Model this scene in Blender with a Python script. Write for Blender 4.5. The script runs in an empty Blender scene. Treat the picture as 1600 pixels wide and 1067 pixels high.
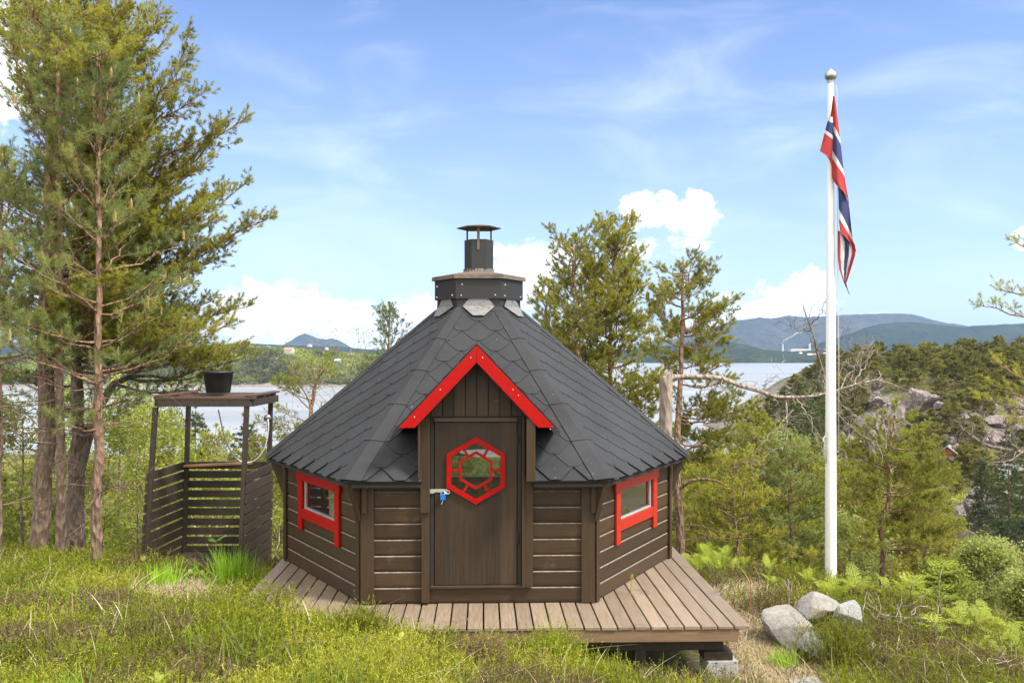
import bpy, math, random
import numpy as np
from mathutils import Vector, Matrix
R = math.radians
F, CX, HY, CZ = 1460.0, 800.0, 550.0, 2.15      # focal length in photo pixels, principal column, horizon row, eye height over the deck
HAZE = 0.000048

# ------------------------------------------------------------------ camera, sky, sun, exposure
S = bpy.context.scene
C = S.collection
cam = bpy.data.objects.new('camera', bpy.data.cameras.new('camera'))
C.objects.link(cam)
cam.location = (0, 0, CZ)
cam.rotation_euler = (R(90), 0, 0)
cam.data.sensor_width = 36
cam.data.lens = 36 * F / 1600
cam.data.shift_y = (HY - 533.5) / 1600
cam.data.clip_start = 0.1
cam.data.clip_end = 40000
S.camera = cam

SUN_EL, SUN_AZ = 52, 118            # azimuth measured from +Y clockwise: behind the viewer's right shoulder
W = bpy.data.worlds.new('World')
S.world = W
W.use_nodes = True


def build_world():
    nt = W.node_tree
    N, L = nt.nodes, nt.links
    N.clear()

    def m(op, a, b=None, c=None, clamp=False):
        n = N.new('ShaderNodeMath')
        n.operation = op
        n.use_clamp = clamp
        for i, v in enumerate((a, b, c)):
            if v is None:
                continue
            if isinstance(v, (int, float)):
                n.inputs[i].default_value = v
            else:
                L.new(v, n.inputs[i])
        return n.outputs[0]

    def mix(fac, a, b, mode='MIX'):
        n = N.new('ShaderNodeMix')
        n.data_type = 'RGBA'
        n.blend_type = mode
        for s, v in ((n.inputs[0], fac), (n.inputs[6], a), (n.inputs[7], b)):
            if isinstance(v, (int, float)):
                s.default_value = v
            elif isinstance(v, tuple):
                s.default_value = v + (1,)
            else:
                L.new(v, s)
        return n.outputs[2]

    sky = N.new('ShaderNodeTexSky')
    sky.sky_type = 'NISHITA'
    sky.sun_disc = False
    sky.sun_elevation = R(SUN_EL)
    sky.sun_rotation = R(SUN_AZ)
    sky.air_density = 1.0
    sky.dust_density = 0.6
    sky.ozone_density = 1.0
    tc = N.new('ShaderNodeTexCoord')
    sep = N.new('ShaderNodeSeparateXYZ')
    L.new(tc.outputs['Generated'], sep.inputs[0])
    x, y, z = sep.outputs
    az = m('ARCTAN2', x, y)
    el = m('ARCSINE', z)
    comb = N.new('ShaderNodeCombineXYZ')
    L.new(az, comb.inputs[0])
    L.new(el, comb.inputs[1])

    def noise(scale, detail, rough, vec, dist=0.0):
        n = N.new('ShaderNodeTexNoise')
        n.inputs['Scale'].default_value = scale
        n.inputs['Detail'].default_value = detail
        n.inputs['Roughness'].default_value = rough
        n.inputs['Distortion'].default_value = dist
        L.new(vec, n.inputs['Vector'])
        return n.outputs['Fac']

    n1 = noise(17, 8, 0.55, comb.outputs[0])
    n2 = noise(110, 6, 0.6, comb.outputs[0])
    n5 = noise(46, 7, 0.55, comb.outputs[0])
    # cumulus heaps: centre and half size as directions (from the picture's pixels), density
    heaps = [(430, 500, 105, 62, 1.0), (560, 512, 130, 52, 1.0), (655, 500, 90, 42, .9), (845, 415, 82, 40, 1.0), (790, 440, 60, 62, .9),
             (1003, 330, 40, 34, .8), (1080, 333, 50, 36, .8), (1040, 318, 30, 20, .5), (1030, 386, 70, 18, .25), (1232, 478, 82, 44, 1.0), (1264, 446, 38, 28, .95),
             (1130, 478, 40, 22, .5), (700, 520, 520, 34, .1), (20, 70, 80, 120, .85), (1602, 372, 18, 16, .3), (1240, 512, 180, 26, .2)]
    tot = None
    for px, py, w, h, d in heaps:
        a0 = math.atan((px - CX) / F)
        e0 = math.atan((HY - py) / math.hypot(F, px - CX))
        aw, eh = w / F, h / F
        dx = m('MULTIPLY', m('SUBTRACT', az, a0), 1 / aw)
        dy = m('MULTIPLY', m('SUBTRACT', el, e0), 1 / eh)
        v = m('SUBTRACT', 1.0, m('ADD', m('MULTIPLY', dx, dx), m('MULTIPLY', dy, dy)))
        v = m('MINIMUM', m('MAXIMUM', v, -2.5), d)
        tot = v if tot is None else m('MAXIMUM', tot, v)
    puff = m('ADD', tot, m('ADD', m('MULTIPLY', m('SUBTRACT', n1, .48), 2.2), m('ADD', m('MULTIPLY', m('SUBTRACT', n5, .5), 2.6), m('MULTIPLY', m('SUBTRACT', n2, .5), .9))))
    mr = N.new('ShaderNodeMapRange')
    mr.interpolation_type = 'SMOOTHSTEP'
    mr.inputs['From Min'].default_value = .0
    mr.inputs['From Max'].default_value = .62
    L.new(puff, mr.inputs['Value'])
    cum = mr.outputs[0]
    # thin high veil, streaked
    mp = N.new('ShaderNodeMapping')
    mp.inputs['Rotation'].default_value = (0, 0, R(38))
    mp.inputs['Scale'].default_value = (2.2, 6.5, 1)
    L.new(comb.outputs[0], mp.inputs['Vector'])
    n3 = noise(2.1, 7, .55, mp.outputs[0], .6)
    mr2 = N.new('ShaderNodeMapRange')
    mr2.interpolation_type = 'SMOOTHSTEP'
    mr2.inputs['From Min'].default_value = .42
    mr2.inputs['From Max'].default_value = .86
    mr2.inputs['To Max'].default_value = .38
    L.new(n3, mr2.inputs['Value'])
    # general whitening of the lower sky
    mr3 = N.new('ShaderNodeMapRange')
    mr3.inputs['From Min'].default_value = .40
    mr3.inputs['From Max'].default_value = .0
    mr3.inputs['To Min'].default_value = 0
    mr3.inputs['To Max'].default_value = .27
    L.new(el, mr3.inputs['Value'])
    blue = mix(1.0, sky.outputs[0], (0.80, 0.91, 1.20), 'MULTIPLY')
    WHITE = (7.6, 8.1, 8.8)
    c = mix(mr3.outputs[0], blue, (6.9, 8.0, 9.6))
    c = mix(mr2.outputs[0], c, WHITE)
    shade = mix(m('MULTIPLY', n5, 1.0, clamp=True), (6.9, 7.5, 8.3), (9.8, 9.9, 10.0))
    c = mix(cum, c, shade)
    # unseen bright overcast added overhead and behind the viewer for neutral fill light
    n4 = noise(2.3, 6, .6, tc.outputs['Generated'])
    up = m('SUBTRACT', m('MULTIPLY', z, 1.25), m('MULTIPLY', y, .95))
    mr4 = N.new('ShaderNodeMapRange')
    mr4.interpolation_type = 'SMOOTHSTEP'
    mr4.inputs['From Min'].default_value = .05
    mr4.inputs['From Max'].default_value = .62
    L.new(m('ADD', up, m('MULTIPLY', m('SUBTRACT', n4, .5), .5)), mr4.inputs['Value'])
    cover = mix(n4, (9.5, 9.3, 9.0), (19.5, 18.6, 17.4))
    c = mix(m('MULTIPLY', mr4.outputs[0], .92), c, cover)
    bg = N.new('ShaderNodeBackground')
    bg.inputs['Strength'].default_value = 0.085
    L.new(c, bg.inputs['Color'])
    out = N.new('ShaderNodeOutputWorld')
    L.new(bg.outputs[0], out.inputs['Surface'])


build_world()
sun = bpy.data.objects.new('sun', bpy.data.lights.new('sun', 'SUN'))
C.objects.link(sun)
sun.data.energy = 3.4
sun.data.angle = R(11)
sun.data.color = (1, .95, .87)
sd = Vector((math.sin(R(SUN_AZ)) * math.cos(R(SUN_EL)), math.cos(R(SUN_AZ)) * math.cos(R(SUN_EL)), math.sin(R(SUN_EL))))
sun.rotation_euler = sd.to_track_quat('Z', 'Y').to_euler()
sun.location = (12, -8, 30)
S.view_settings.view_transform = 'Standard'
S.view_settings.look = 'None'
S.view_settings.gamma = 1
S.view_settings.exposure = 1.06
S.cycles.max_bounces = 10
S.cycles.diffuse_bounces = 6
S.cycles.glossy_bounces = 3
S.cycles.transmission_bounces = 6
S.cycles.transparent_max_bounces = 10
S.cycles.volume_bounces = 0
S.cycles.use_denoising = True


# ------------------------------------------------------------------ helpers
def P(px, py, Y):
    return np.array([(px - CX) / F * Y, Y, CZ + (HY - py) / F * Y])


class MB:
    """collects faces and builds them as one mesh object"""
    def __init__(self):
        self.V, self.T, self.Fs, self.M, self.n = [], [], [], [], 0

    def add(self, v, f, mat=0, tint=.5):
        v = np.asarray(v, dtype=np.float32).reshape(-1, 3)
        f = np.asarray(f, dtype=np.int64)
        if len(f) == 0:
            return
        self.V.append(v)
        t = np.empty(len(v), np.float32)
        t[:] = tint
        self.T.append(t)
        self.Fs.append(f + self.n)
        mi = np.empty(len(f), np.int32)
        mi[:] = mat
        self.M.append(mi)
        self.n += len(v)

    def poly(self, pts, mat=0, tint=.5):
        self.add(pts, [list(range(len(pts)))], mat, tint)

    def box(self, o, ax, ay, az, mat=0, tint=.5):
        """box from a corner and three edge vectors"""
        o, ax, ay, az = (np.asarray(q, float) for q in (o, ax, ay, az))
        v = [o, o + ax, o + ax + ay, o + ay, o + az, o + ax + az, o + ax + ay + az, o + ay + az]
        f = [(0, 3, 2, 1), (4, 5, 6, 7), (0, 1, 5, 4), (1, 2, 6, 5), (2, 3, 7, 6), (3, 0, 4, 7)]
        if np.dot(np.cross(ax, ay), az) < 0:
            f = [q[::-1] for q in f]
        self.add(v, f, mat, tint)

    def bx(self, x0, x1, y0, y1, z0, z1, mat=0, tint=.5):
        self.box((x0, y0, z0), (x1 - x0, 0, 0), (0, y1 - y0, 0), (0, 0, z1 - z0), mat, tint)

    def prism(self, pts, ext, mat=0, tint=.5):
        """planar polygon (normal opposite to ext) pushed along ext"""
        p = np.asarray(pts, float)
        n = len(p)
        e = np.asarray(ext, float)
        nrm = sum(np.cross(p[i], p[(i + 1) % n]) for i in range(n))
        if np.dot(nrm, e) > 0:
            p = p[::-1]
        q = p + e
        self.add(np.vstack([p, q]), [list(range(n))], mat, tint)
        self.add(np.vstack([p, q]), [list(range(2 * n - 1, n - 1, -1))], mat, tint)
        self.add(np.vstack([p, q]), [((i + 1) % n, i, n + i, n + (i + 1) % n) for i in range(n)], mat, tint)

    def tubes(self, polys, sides=6, mat=0, tints=None):
        """polys: list of (points Kx3, radii K)"""
        groups = {}
        for i, (p, r) in enumerate(polys):
            groups.setdefault(len(p), []).append((p, r, .5 if tints is None else tints[i]))
        for K, lst in groups.items():
            p = np.array([q[0] for q in lst], float)
            r = np.array([q[1] for q in lst], float)
            tt = np.array([np.broadcast_to(q[2], (K,)) for q in lst], float)
            t = np.gradient(p, axis=1)
            t /= np.linalg.norm(t, axis=2, keepdims=True) + 1e-9
            ref = np.where(np.abs(t[:, :1, 2:3]) > .9, np.array([1., 0, 0]), np.array([0, 0, 1.]))
            a = np.cross(t, np.broadcast_to(ref, t.shape))
            a /= np.linalg.norm(a, axis=2, keepdims=True) + 1e-9
            b = np.cross(t, a)
            th = np.arange(sides) * 2 * np.pi / sides
            v = p[:, :, None] + r[:, :, None, None] * (a[:, :, None] * np.cos(th)[None, None, :, None] + b[:, :, None] * np.sin(th)[None, None, :, None])
            n = len(lst)
            i0 = np.arange(n)[:, None, None] * K * sides
            k = np.arange(K - 1)[None, :, None] * sides
            s = np.arange(sides)[None, None, :]
            s2 = (s + 1) % sides
            f = np.stack([i0 + k + s, i0 + k + sides + s, i0 + k + sides + s2, i0 + k + s2], -1).reshape(-1, 4)
            self.add(v.reshape(-1, 3), f, mat, np.repeat(tt.reshape(-1), sides))
            # end caps
            e = (np.arange(n)[:, None] * K * sides + (K - 1) * sides + np.arange(sides)[None])[:, ::-1]
            self.Fs.append(e + (self.n - n * K * sides))
            self.M.append(np.full(n, mat, np.int32))

    def build(self, name, mats, parent=None, smooth=False, bevel=0):
        me = bpy.data.meshes.new(name)
        if self.V:
            v = np.vstack(self.V)
            me.vertices.add(len(v))
            me.vertices.foreach_set('co', v.ravel())
            sizes = np.concatenate([np.full(len(f), f.shape[1]) for f in self.Fs])
            loops = np.concatenate([f.ravel() for f in self.Fs])
            me.loops.add(len(loops))
            me.loops.foreach_set('vertex_index', loops.astype(np.int32))
            me.polygons.add(len(sizes))
            me.polygons.foreach_set('loop_start', np.concatenate([[0], np.cumsum(sizes)[:-1]]).astype(np.int32))
            me.polygons.foreach_set('material_index', np.concatenate(self.M))
            me.polygons.foreach_set('use_smooth', np.full(len(sizes), smooth))
            a = me.attributes.new('tint', 'FLOAT', 'POINT')
            a.data.foreach_set('value', np.concatenate(self.T))
            me.update(calc_edges=True)
        o = bpy.data.objects.new(name, me)
        for q in (mats if isinstance(mats, (list, tuple)) else [mats]):
            me.materials.append(q)
        C.objects.link(o)
        if parent is not None:
            o.parent = parent
        if bevel:
            b = o.modifiers.new('edge', 'BEVEL')
            b.width = bevel
            b.segments = 2
            b.limit_method = 'ANGLE'
            b.angle_limit = R(40)
        return o


def tag(o, label=None, cat=None, group=None, kind=None):
    for k, v in (('label', label), ('category', cat), ('group', group), ('kind', kind)):
        if v:
            o[k] = v
    return o


def empty(name, loc, label, cat, group=None, rz=0):
    o = bpy.data.objects.new(name, None)
    C.objects.link(o)
    o.location = [float(q) for q in loc]
    o.rotation_euler = (0, 0, rz)
    o.empty_display_size = .2
    return tag(o, label, cat, group)


def copy_tree(src, loc, rz=0., sc=1., label=None, group=None):
    r = src.copy()
    C.objects.link(r)
    r.location = [float(q) for q in loc]
    r.rotation_euler = (0, 0, rz)
    r.scale = (sc, sc, sc)
    if label:
        r['label'] = label
    if group:
        r['group'] = group
    for ch in list(src.children):
        c = ch.copy()
        C.objects.link(c)
        c.parent = r
    return r


# value noise for terrain and rocks
def vnoise(x, y, seed):
    x = np.asarray(x, float)
    y = np.asarray(y, float)
    xi, yi = np.floor(x), np.floor(y)
    fx, fy = x - xi, y - yi
    fx, fy = fx * fx * (3 - 2 * fx), fy * fy * (3 - 2 * fy)

    def h(a, b):
        q = np.sin(a * 127.1 + b * 311.7 + seed * 74.7) * 43758.5453
        return q - np.floor(q)
    return (h(xi, yi) * (1 - fx) + h(xi + 1, yi) * fx) * (1 - fy) + (h(xi, yi + 1) * (1 - fx) + h(xi + 1, yi + 1) * fx) * fy


def fbm(x, y, seed, octv=4, gain=.5):
    s, a, t = 0, 1., 0
    for i in range(octv):
        s = s + a * (vnoise(np.asarray(x) * 2 ** i, np.asarray(y) * 2 ** i, seed + i) - .5)
        t += a
        a *= gain
    return s / t


def sstep(a, b, x):
    t = np.clip((np.asarray(x, float) - a) / (b - a), 0, 1)
    return t * t * (3 - 2 * t)


# ------------------------------------------------------------------ materials
def mat_base(name):
    m = bpy.data.materials.new(name)
    m.use_nodes = True
    nt = m.node_tree
    return m, nt, nt.nodes['Principled BSDF']


def coords(nt, scale, gen='Object'):
    tc = nt.nodes.new('ShaderNodeTexCoord')
    mp = nt.nodes.new('ShaderNodeMapping')
    mp.inputs['Scale'].default_value = scale
    nt.links.new(tc.outputs[gen], mp.inputs['Vector'])
    return mp.outputs[0]


def ntex(nt, vec, scale, detail=5, rough=.6):
    n = nt.nodes.new('ShaderNodeTexNoise')
    n.inputs['Scale'].default_value = scale
    n.inputs['Detail'].default_value = detail
    n.inputs['Roughness'].default_value = rough
    nt.links.new(vec, n.inputs['Vector'])
    return n.outputs['Fac']


def ramp(nt, fac, stops):
    n = nt.nodes.new('ShaderNodeValToRGB')
    e = n.color_ramp.elements
    while len(e) < len(stops):
        e.new(.5)
    for q, (p, c) in zip(e, stops):
        q.position = p
        q.color = tuple(c) + (1,)
    nt.links.new(fac, n.inputs[0])
    return n.outputs[0]


def mixc(nt, fac, a, b, mode='MIX'):
    n = nt.nodes.new('ShaderNodeMix')
    n.data_type = 'RGBA'
    n.blend_type = mode
    for s, v in ((n.inputs[0], fac), (n.inputs[6], a), (n.inputs[7], b)):
        if isinstance(v, (int, float)):
            s.default_value = v
        elif isinstance(v, tuple):
            s.default_value = v + (1,)
        else:
            nt.links.new(v, s)
    return n.outputs[2]


def bump(nt, b, h, strength, dist=.01):
    n = nt.nodes.new('ShaderNodeBump')
    n.inputs['Strength'].default_value = strength
    n.inputs['Distance'].default_value = dist
    nt.links.new(h, n.inputs['Height'])
    nt.links.new(n.outputs[0], b.inputs['Normal'])


def attr(nt, name='tint'):
    n = nt.nodes.new('ShaderNodeAttribute')
    n.attribute_name = name
    return n.outputs['Fac']


def surf(name, c1, c2, scale=(1, 1, 1), ns=6, rough=.6, bs=.3, bd=.004, metal=0., spot=None, tintmul=0., spec=.5, gen='Object', rough2=None):
    """two-tone noise surface with bump; spot = (colour, noise scale, threshold) for stains; tintmul = board-to-board tone"""
    m, nt, b = mat_base(name)
    v = coords(nt, scale, gen)
    f = ntex(nt, v, ns)
    col = ramp(nt, f, [(.3, c1), (.7, c2)])
    if spot:
        f2 = ntex(nt, coords(nt, (1, 1, 1), gen), spot[1], 6, .65)
        mk = nt.nodes.new('ShaderNodeMapRange')
        mk.inputs['From Min'].default_value = spot[2]
        mk.inputs['From Max'].default_value = spot[2] + .08
        nt.links.new(f2, mk.inputs['Value'])
        col = mixc(nt, mk.outputs[0], col, spot[0])
    if tintmul:
        mr = nt.nodes.new('ShaderNodeMapRange')
        mr.inputs['To Min'].default_value = 1 - tintmul
        mr.inputs['To Max'].default_value = 1 + tintmul
        nt.links.new(attr(nt), mr.inputs['Value'])
        cc = nt.nodes.new('ShaderNodeCombineColor')
        for i in range(3):
            nt.links.new(mr.outputs[0], cc.inputs[i])
        col = mixc(nt, 1.0, col, cc.outputs[0], 'MULTIPLY')
    nt.links.new(col, b.inputs['Base Color'])
    b.inputs['Roughness'].default_value = rough
    if rough2 is not None:
        mr = nt.nodes.new('ShaderNodeMapRange')
        mr.inputs['To Min'].default_value = rough
        mr.inputs['To Max'].default_value = rough2
        nt.links.new(f, mr.inputs['Value'])
        nt.links.new(mr.outputs[0], b.inputs['Roughness'])
    b.inputs['Metallic'].default_value = metal
    b.inputs['Specular IOR Level'].default_value = spec
    if bs:
        bump(nt, b, f, bs, bd)
    return m


def leafy(name, stops, trans=.35, rough=.6, spec=.3, var=.18):
    """foliage: colour from the leaf's own tint, light passes through"""
    m, nt, b = mat_base(name)
    col = ramp(nt, attr(nt), stops)
    oi = nt.nodes.new('ShaderNodeObjectInfo')
    mr = nt.nodes.new('ShaderNodeMapRange')
    mr.inputs['To Min'].default_value = 1 - var
    mr.inputs['To Max'].default_value = 1 + var
    nt.links.new(oi.outputs['Random'], mr.inputs['Value'])
    cc = nt.nodes.new('ShaderNodeCombineColor')
    for i in range(3):
        nt.links.new(mr.outputs[0], cc.inputs[i])
    col = mixc(nt, 1.0, col, cc.outputs[0], 'MULTIPLY')
    nt.links.new(col, b.inputs['Base Color'])
    b.inputs['Roughness'].default_value = rough
    b.inputs['Specular IOR Level'].default_value = spec
    tr = nt.nodes.new('ShaderNodeBsdfTranslucent')
    nt.links.new(col, tr.inputs['Color'])
    mx = nt.nodes.new('ShaderNodeMixShader')
    mx.inputs[0].default_value = trans
    nt.links.new(b.outputs[0], mx.inputs[1])
    nt.links.new(tr.outputs[0], mx.inputs[2])
    nt.links.new(mx.outputs[0], nt.nodes['Material Output'].inputs['Surface'])
    return m


def glass(name, refl=.28, tint=(.86, .92, .88)):
    m, nt, b = mat_base(name)
    nt.nodes.remove(b)
    t = nt.nodes.new('ShaderNodeBsdfTransparent')
    t.inputs[0].default_value = tint + (1,)
    g = nt.nodes.new('ShaderNodeBsdfGlossy')
    g.inputs['Roughness'].default_value = .02
    fr = nt.nodes.new('ShaderNodeFresnel')
    fr.inputs[0].default_value = 1.5
    ad = nt.nodes.new('ShaderNodeMath')
    ad.operation = 'ADD'
    ad.use_clamp = True
    ad.inputs[1].default_value = refl
    nt.links.new(fr.outputs[0], ad.inputs[0])
    mx = nt.nodes.new('ShaderNodeMixShader')
    nt.links.new(ad.outputs[0], mx.inputs[0])
    nt.links.new(t.outputs[0], mx.inputs[1])
    nt.links.new(g.outputs[0], mx.inputs[2])
    nt.links.new(mx.outputs[0], nt.nodes['Material Output'].inputs['Surface'])
    return m


BR1, BR2 = (.034, .0200, .0095), (.053, .0315, .0160)
M = {}
M['wall'] = surf('brown_boards', BR1, BR2, (3, 3, 60), 2.0, .36, .3, .002, tintmul=.24, spot=((.068, .045, .027), 4.2, .60), rough2=.6, spec=.3)
M['brown'] = surf('brown_trim', BR1, BR2, (45, 45, 2.5), 2.0, .45, .3, .002, rough2=.62, spec=.3)
M['brownh'] = surf('brown_trim_level', BR1, BR2, (2.5, 45, 45), 2.0, .45, .3, .002)
M['door'] = surf('brown_door', (.032, .0195, .0105), (.052, .0325, .0185), (30, 30, 1.4), 2.2, .40, .3, .002, tintmul=.34, spot=((.075, .053, .035), 9, .66), rough2=.6, spec=.3)
M['dark'] = surf('dark_brown', (.016, .012, .009), (.026, .019, .014), (8, 8, 8), 3, .7, .2)
M['red'] = surf('red_paint', (.38, .0022, .001), (.28, .002, .001), (5, 5, 5), 5, .42, .3, .002, spot=((.20, .012, .008), 11, .59), spec=.18)
M['redo'] = surf('orange_red_paint', (.40, .017, .004), (.31, .012, .003), (5, 5, 30), 3, .42, .25, .002, spot=((.24, .014, .008), 11, .59))
M['white'] = surf('white_paint', (.26, .25, .235), (.36, .35, .33), (4, 4, 4), 3, .4, .05)
M['glass'] = glass('window_glass', .34)
M['doorglass'] = glass('door_glass', .05, (.92, .95, .93))
M['deck'] = surf('deck_boards', (.165, .120, .080), (.25, .195, .140), (34, 1.6, 34), 2.2, .34, .4, .003, tintmul=.17, spot=((.15, .11, .08), 2.6, .60), rough2=.7)
M['fascia'] = surf('deck_fascia', (.13, .078, .042), (.20, .125, .07), (1.5, 30, 30), 2.5, .6, .35, .003)
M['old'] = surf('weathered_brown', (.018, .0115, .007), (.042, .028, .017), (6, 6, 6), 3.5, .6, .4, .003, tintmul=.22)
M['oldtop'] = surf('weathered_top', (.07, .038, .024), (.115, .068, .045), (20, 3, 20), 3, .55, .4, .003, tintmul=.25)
M['steel'] = surf('galvanised', (.50, .50, .49), (.62, .62, .60), (20, 20, 20), 4, .38, .1, .001, metal=.85)
M['zinc'] = surf('zinc_flashing', (.12, .12, .12), (.25, .25, .24), (14, 14, 14), 4, .55, .15, .001, metal=.3, spot=((.05, .045, .04), 16, .57))
M['collar'] = surf('black_sheet', (.011, .0105, .010), (.022, .021, .019), (30, 30, 30), 5, .62, .25, .001, spot=((.10, .09, .085), 40, .76))
M['rust'] = surf('rusty_sheet', (.085, .06, .045), (.15, .105, .075), (7, 7, 7), 3, .6, .2, .001, spot=((.06, .05, .045), 5, .56))
M['pole'] = surf('white_pole', (.74, .74, .72), (.80, .80, .78), (3, 3, 1), 2, .35, .03, .001)
M['ball'] = surf('brushed_metal', (.34, .33, .31), (.42, .41, .39), (9, 9, 9), 3, .38, .05, .001, metal=.9)
M['tub'] = surf('black_plastic', (.016, .017, .019), (.024, .025, .027), (9, 9, 9), 3, .45, .08, .001)
M['rope'] = surf('rope', (.45, .43, .38), (.6, .58, .52), (40, 40, 40), 3, .8, .2, .001)
M['blue'] = surf('blue_padlock_case', (.01, .11, .38), (.012, .13, .42), (9, 9, 9), 2, .35, 0)
M['ledge_light'] = surf('ledge_highlight', (.11, .085, .065), (.26, .22, .18), (9, 9, 9), 3, .5, 0)  # pale colour standing in for skylight caught on the board ledges
M['conc'] = surf('concrete', (.20, .195, .18), (.36, .35, .33), (18, 18, 18), 3, .85, .6, .01, spot=((.05, .048, .042), 22, .56))
M['void'] = surf('earth', (.012, .010, .007), (.03, .024, .016), (3, 3, 3), 3, .9, .3)
M['orange'] = surf('orange_timber', (.24, .11, .05), (.32, .16, .08), (3, 20, 20), 3, .5, .2, .002)


def felt():
    m, nt, b = mat_base('roof_felt')
    v = coords(nt, (1, 1, 1))
    g = ntex(nt, v, 260, 3, .7)
    big = ntex(nt, v, 2.6, 5, .6)
    c = ramp(nt, g, [(.30, (.0055, .006, .007)), (.62, (.0165, .018, .0215)), (.80, (.062, .067, .075))])
    c2 = mixc(nt, big, c, (.023, .025, .028))
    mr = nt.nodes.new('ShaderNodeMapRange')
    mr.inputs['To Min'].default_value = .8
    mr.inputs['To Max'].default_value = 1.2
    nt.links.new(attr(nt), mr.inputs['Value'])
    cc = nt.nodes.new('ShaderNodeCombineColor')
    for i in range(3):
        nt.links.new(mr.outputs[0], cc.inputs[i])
    sp_ = ntex(nt, v, 46, 2, .5)
    ms = nt.nodes.new('ShaderNodeMapRange')
    ms.inputs['From Min'].default_value = .735
    ms.inputs['From Max'].default_value = .76
    nt.links.new(sp_, ms.inputs['Value'])
    pt_ = ramp(nt, ntex(nt, v, 1.3, 7, .65), [(.36, (.62, .62, .62)), (.5, (1, 1, 1)), (.66, (1.35, 1.36, 1.33))])
    c3 = mixc(nt, 1.0, mixc(nt, .35, c, c2), cc.outputs[0], 'MULTIPLY')
    c3 = mixc(nt, 1.0, c3, pt_, 'MULTIPLY')
    c3 = mixc(nt, ms.outputs[0], c3, (.20, .17, .12))
    nt.links.new(c3, b.inputs['Base Color'])
    b.inputs['Roughness'].default_value = .8
    bump(nt, b, g, .5, .004)
    return m


M['felt'] = felt()


def bark(name, stops, ns=7):
    m, nt, b = mat_base(name)
    v = coords(nt, (1, 1, .35))
    f0 = ntex(nt, v, ns * 3, 6, .7)
    mf = nt.nodes.new('ShaderNodeMapRange')
    mf.inputs['From Min'].default_value = .33
    mf.inputs['From Max'].default_value = .67
    nt.links.new(f0, mf.inputs['Value'])
    f = mf.outputs[0]
    c = ramp(nt, attr(nt), stops)
    c = mixc(nt, f, mixc(nt, .55, c, (.035, .026, .02)), mixc(nt, .35, c, (.36, .28, .21)))
    nt.links.new(c, b.inputs['Base Color'])
    b.inputs['Roughness'].default_value = .85
    vo = nt.nodes.new('ShaderNodeTexVoronoi')
    vo.inputs['Scale'].default_value = ns * 3.2
    nt.links.new(v, vo.inputs['Vector'])
    bump(nt, b, vo.outputs['Distance'], 1.0, .05)
    return m


M['pinebark'] = bark('pine_bark', [(0, (.24, .155, .105)), (.3, (.22, .14, .092)), (.55, (.28, .145, .075)), (1, (.28, .15, .08))])
M['redbark'] = bark('red_pine_bark', [(0, (.17, .10, .062)), (.3, (.22, .11, .06)), (1, (.27, .14, .07))])
M['darkbark'] = bark('dark_bark', [(0, (.13, .092, .066)), (1, (.15, .095, .066))])
M['deadwood'] = bark('bleached_wood', [(0, (.34, .28, .22)), (.5, (.40, .33, .27)), (1, (.36, .30, .25))], 5)
M['birchbark'] = bark('grey_bark', [(0, (.24, .20, .17)), (1, (.20, .15, .12))])
# tints: 0 oldest/brown needle, 1 freshest
M['needle'] = leafy('pine_needles', [(0, (.18, .13, .03)), (.25, (.13, .145, .024)), (.6, (.31, .305, .045)), (1, (.48, .44, .075))], .48)
M['needleb'] = leafy('young_pine_needles', [(0, (.17, .155, .05)), (.25, (.13, .185, .065)), (.65, (.27, .31, .095)), (1, (.42, .41, .11))], .48)
M['needley'] = leafy('yellow_pine_needles', [(0, (.24, .16, .03)), (.25, (.165, .175, .028)), (.6, (.28, .30, .048)), (1, (.44, .43, .07))], .48)
M['needled'] = leafy('hill_pine_needles', [(0, (.13, .115, .03)), (.3, (.17, .165, .034)), (.7, (.27, .26, .05)), (1, (.38, .35, .07))], .42)
M['spruce'] = leafy('spruce_needles', [(0, (.05, .07, .028)), (.5, (.085, .115, .042)), (1, (.14, .18, .06))], .3)
M['candle'] = leafy('pine_candles', [(0, (.32, .20, .07)), (1, (.42, .32, .13))], .2)
M['leaf'] = leafy('birch_leaves', [(0, (.16, .19, .03)), (.5, (.28, .33, .045)), (1, (.44, .47, .08))], .5)
M['leafg'] = leafy('fresh_leaves', [(0, (.17, .19, .045)), (.5, (.30, .34, .085)), (1, (.46, .49, .15))], .5)
M['fern'] = leafy('fern_fronds', [(0, (.26, .28, .035)), (.5, (.33, .40, .045)), (1, (.50, .54, .10))], .5)
M['ferng'] = leafy('green_fern_fronds', [(0, (.09, .19, .03)), (.5, (.15, .30, .05)), (1, (.25, .38, .09))], .5)
M['grass'] = leafy('grass_blades', [(0, (.30, .24, .12)), (.3, (.19, .22, .03)), (.7, (.18, .30, .025)), (1, (.33, .40, .05))], .45)
M['tuft'] = leafy('lush_grass', [(0, (.19, .33, .02)), (.6, (.32, .54, .03)), (1, (.48, .62, .08))], .55)
M['dry'] = leafy('dry_grass', [(0, (.27, .19, .11)), (.5, (.50, .40, .23)), (1, (.66, .57, .38))], .3)
M['heather'] = leafy('heather', [(0, (.17, .115, .075)), (.22, (.23, .155, .08)), (.34, (.16, .145, .025)), (.6, (.19, .235, .012)), (.85, (.27, .315, .012)), (1, (.43, .42, .05))], .42)
M['heatherw'] = surf('heather_stems', (.06, .04, .028), (.11, .08, .06), (9, 9, 9), 4, .9, 0)
M['shrub'] = leafy('shrubs', [(0, (.15, .12, .05)), (.4, (.18, .18, .038)), (.75, (.29, .30, .05)), (1, (.42, .43, .07))], .42)

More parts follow.
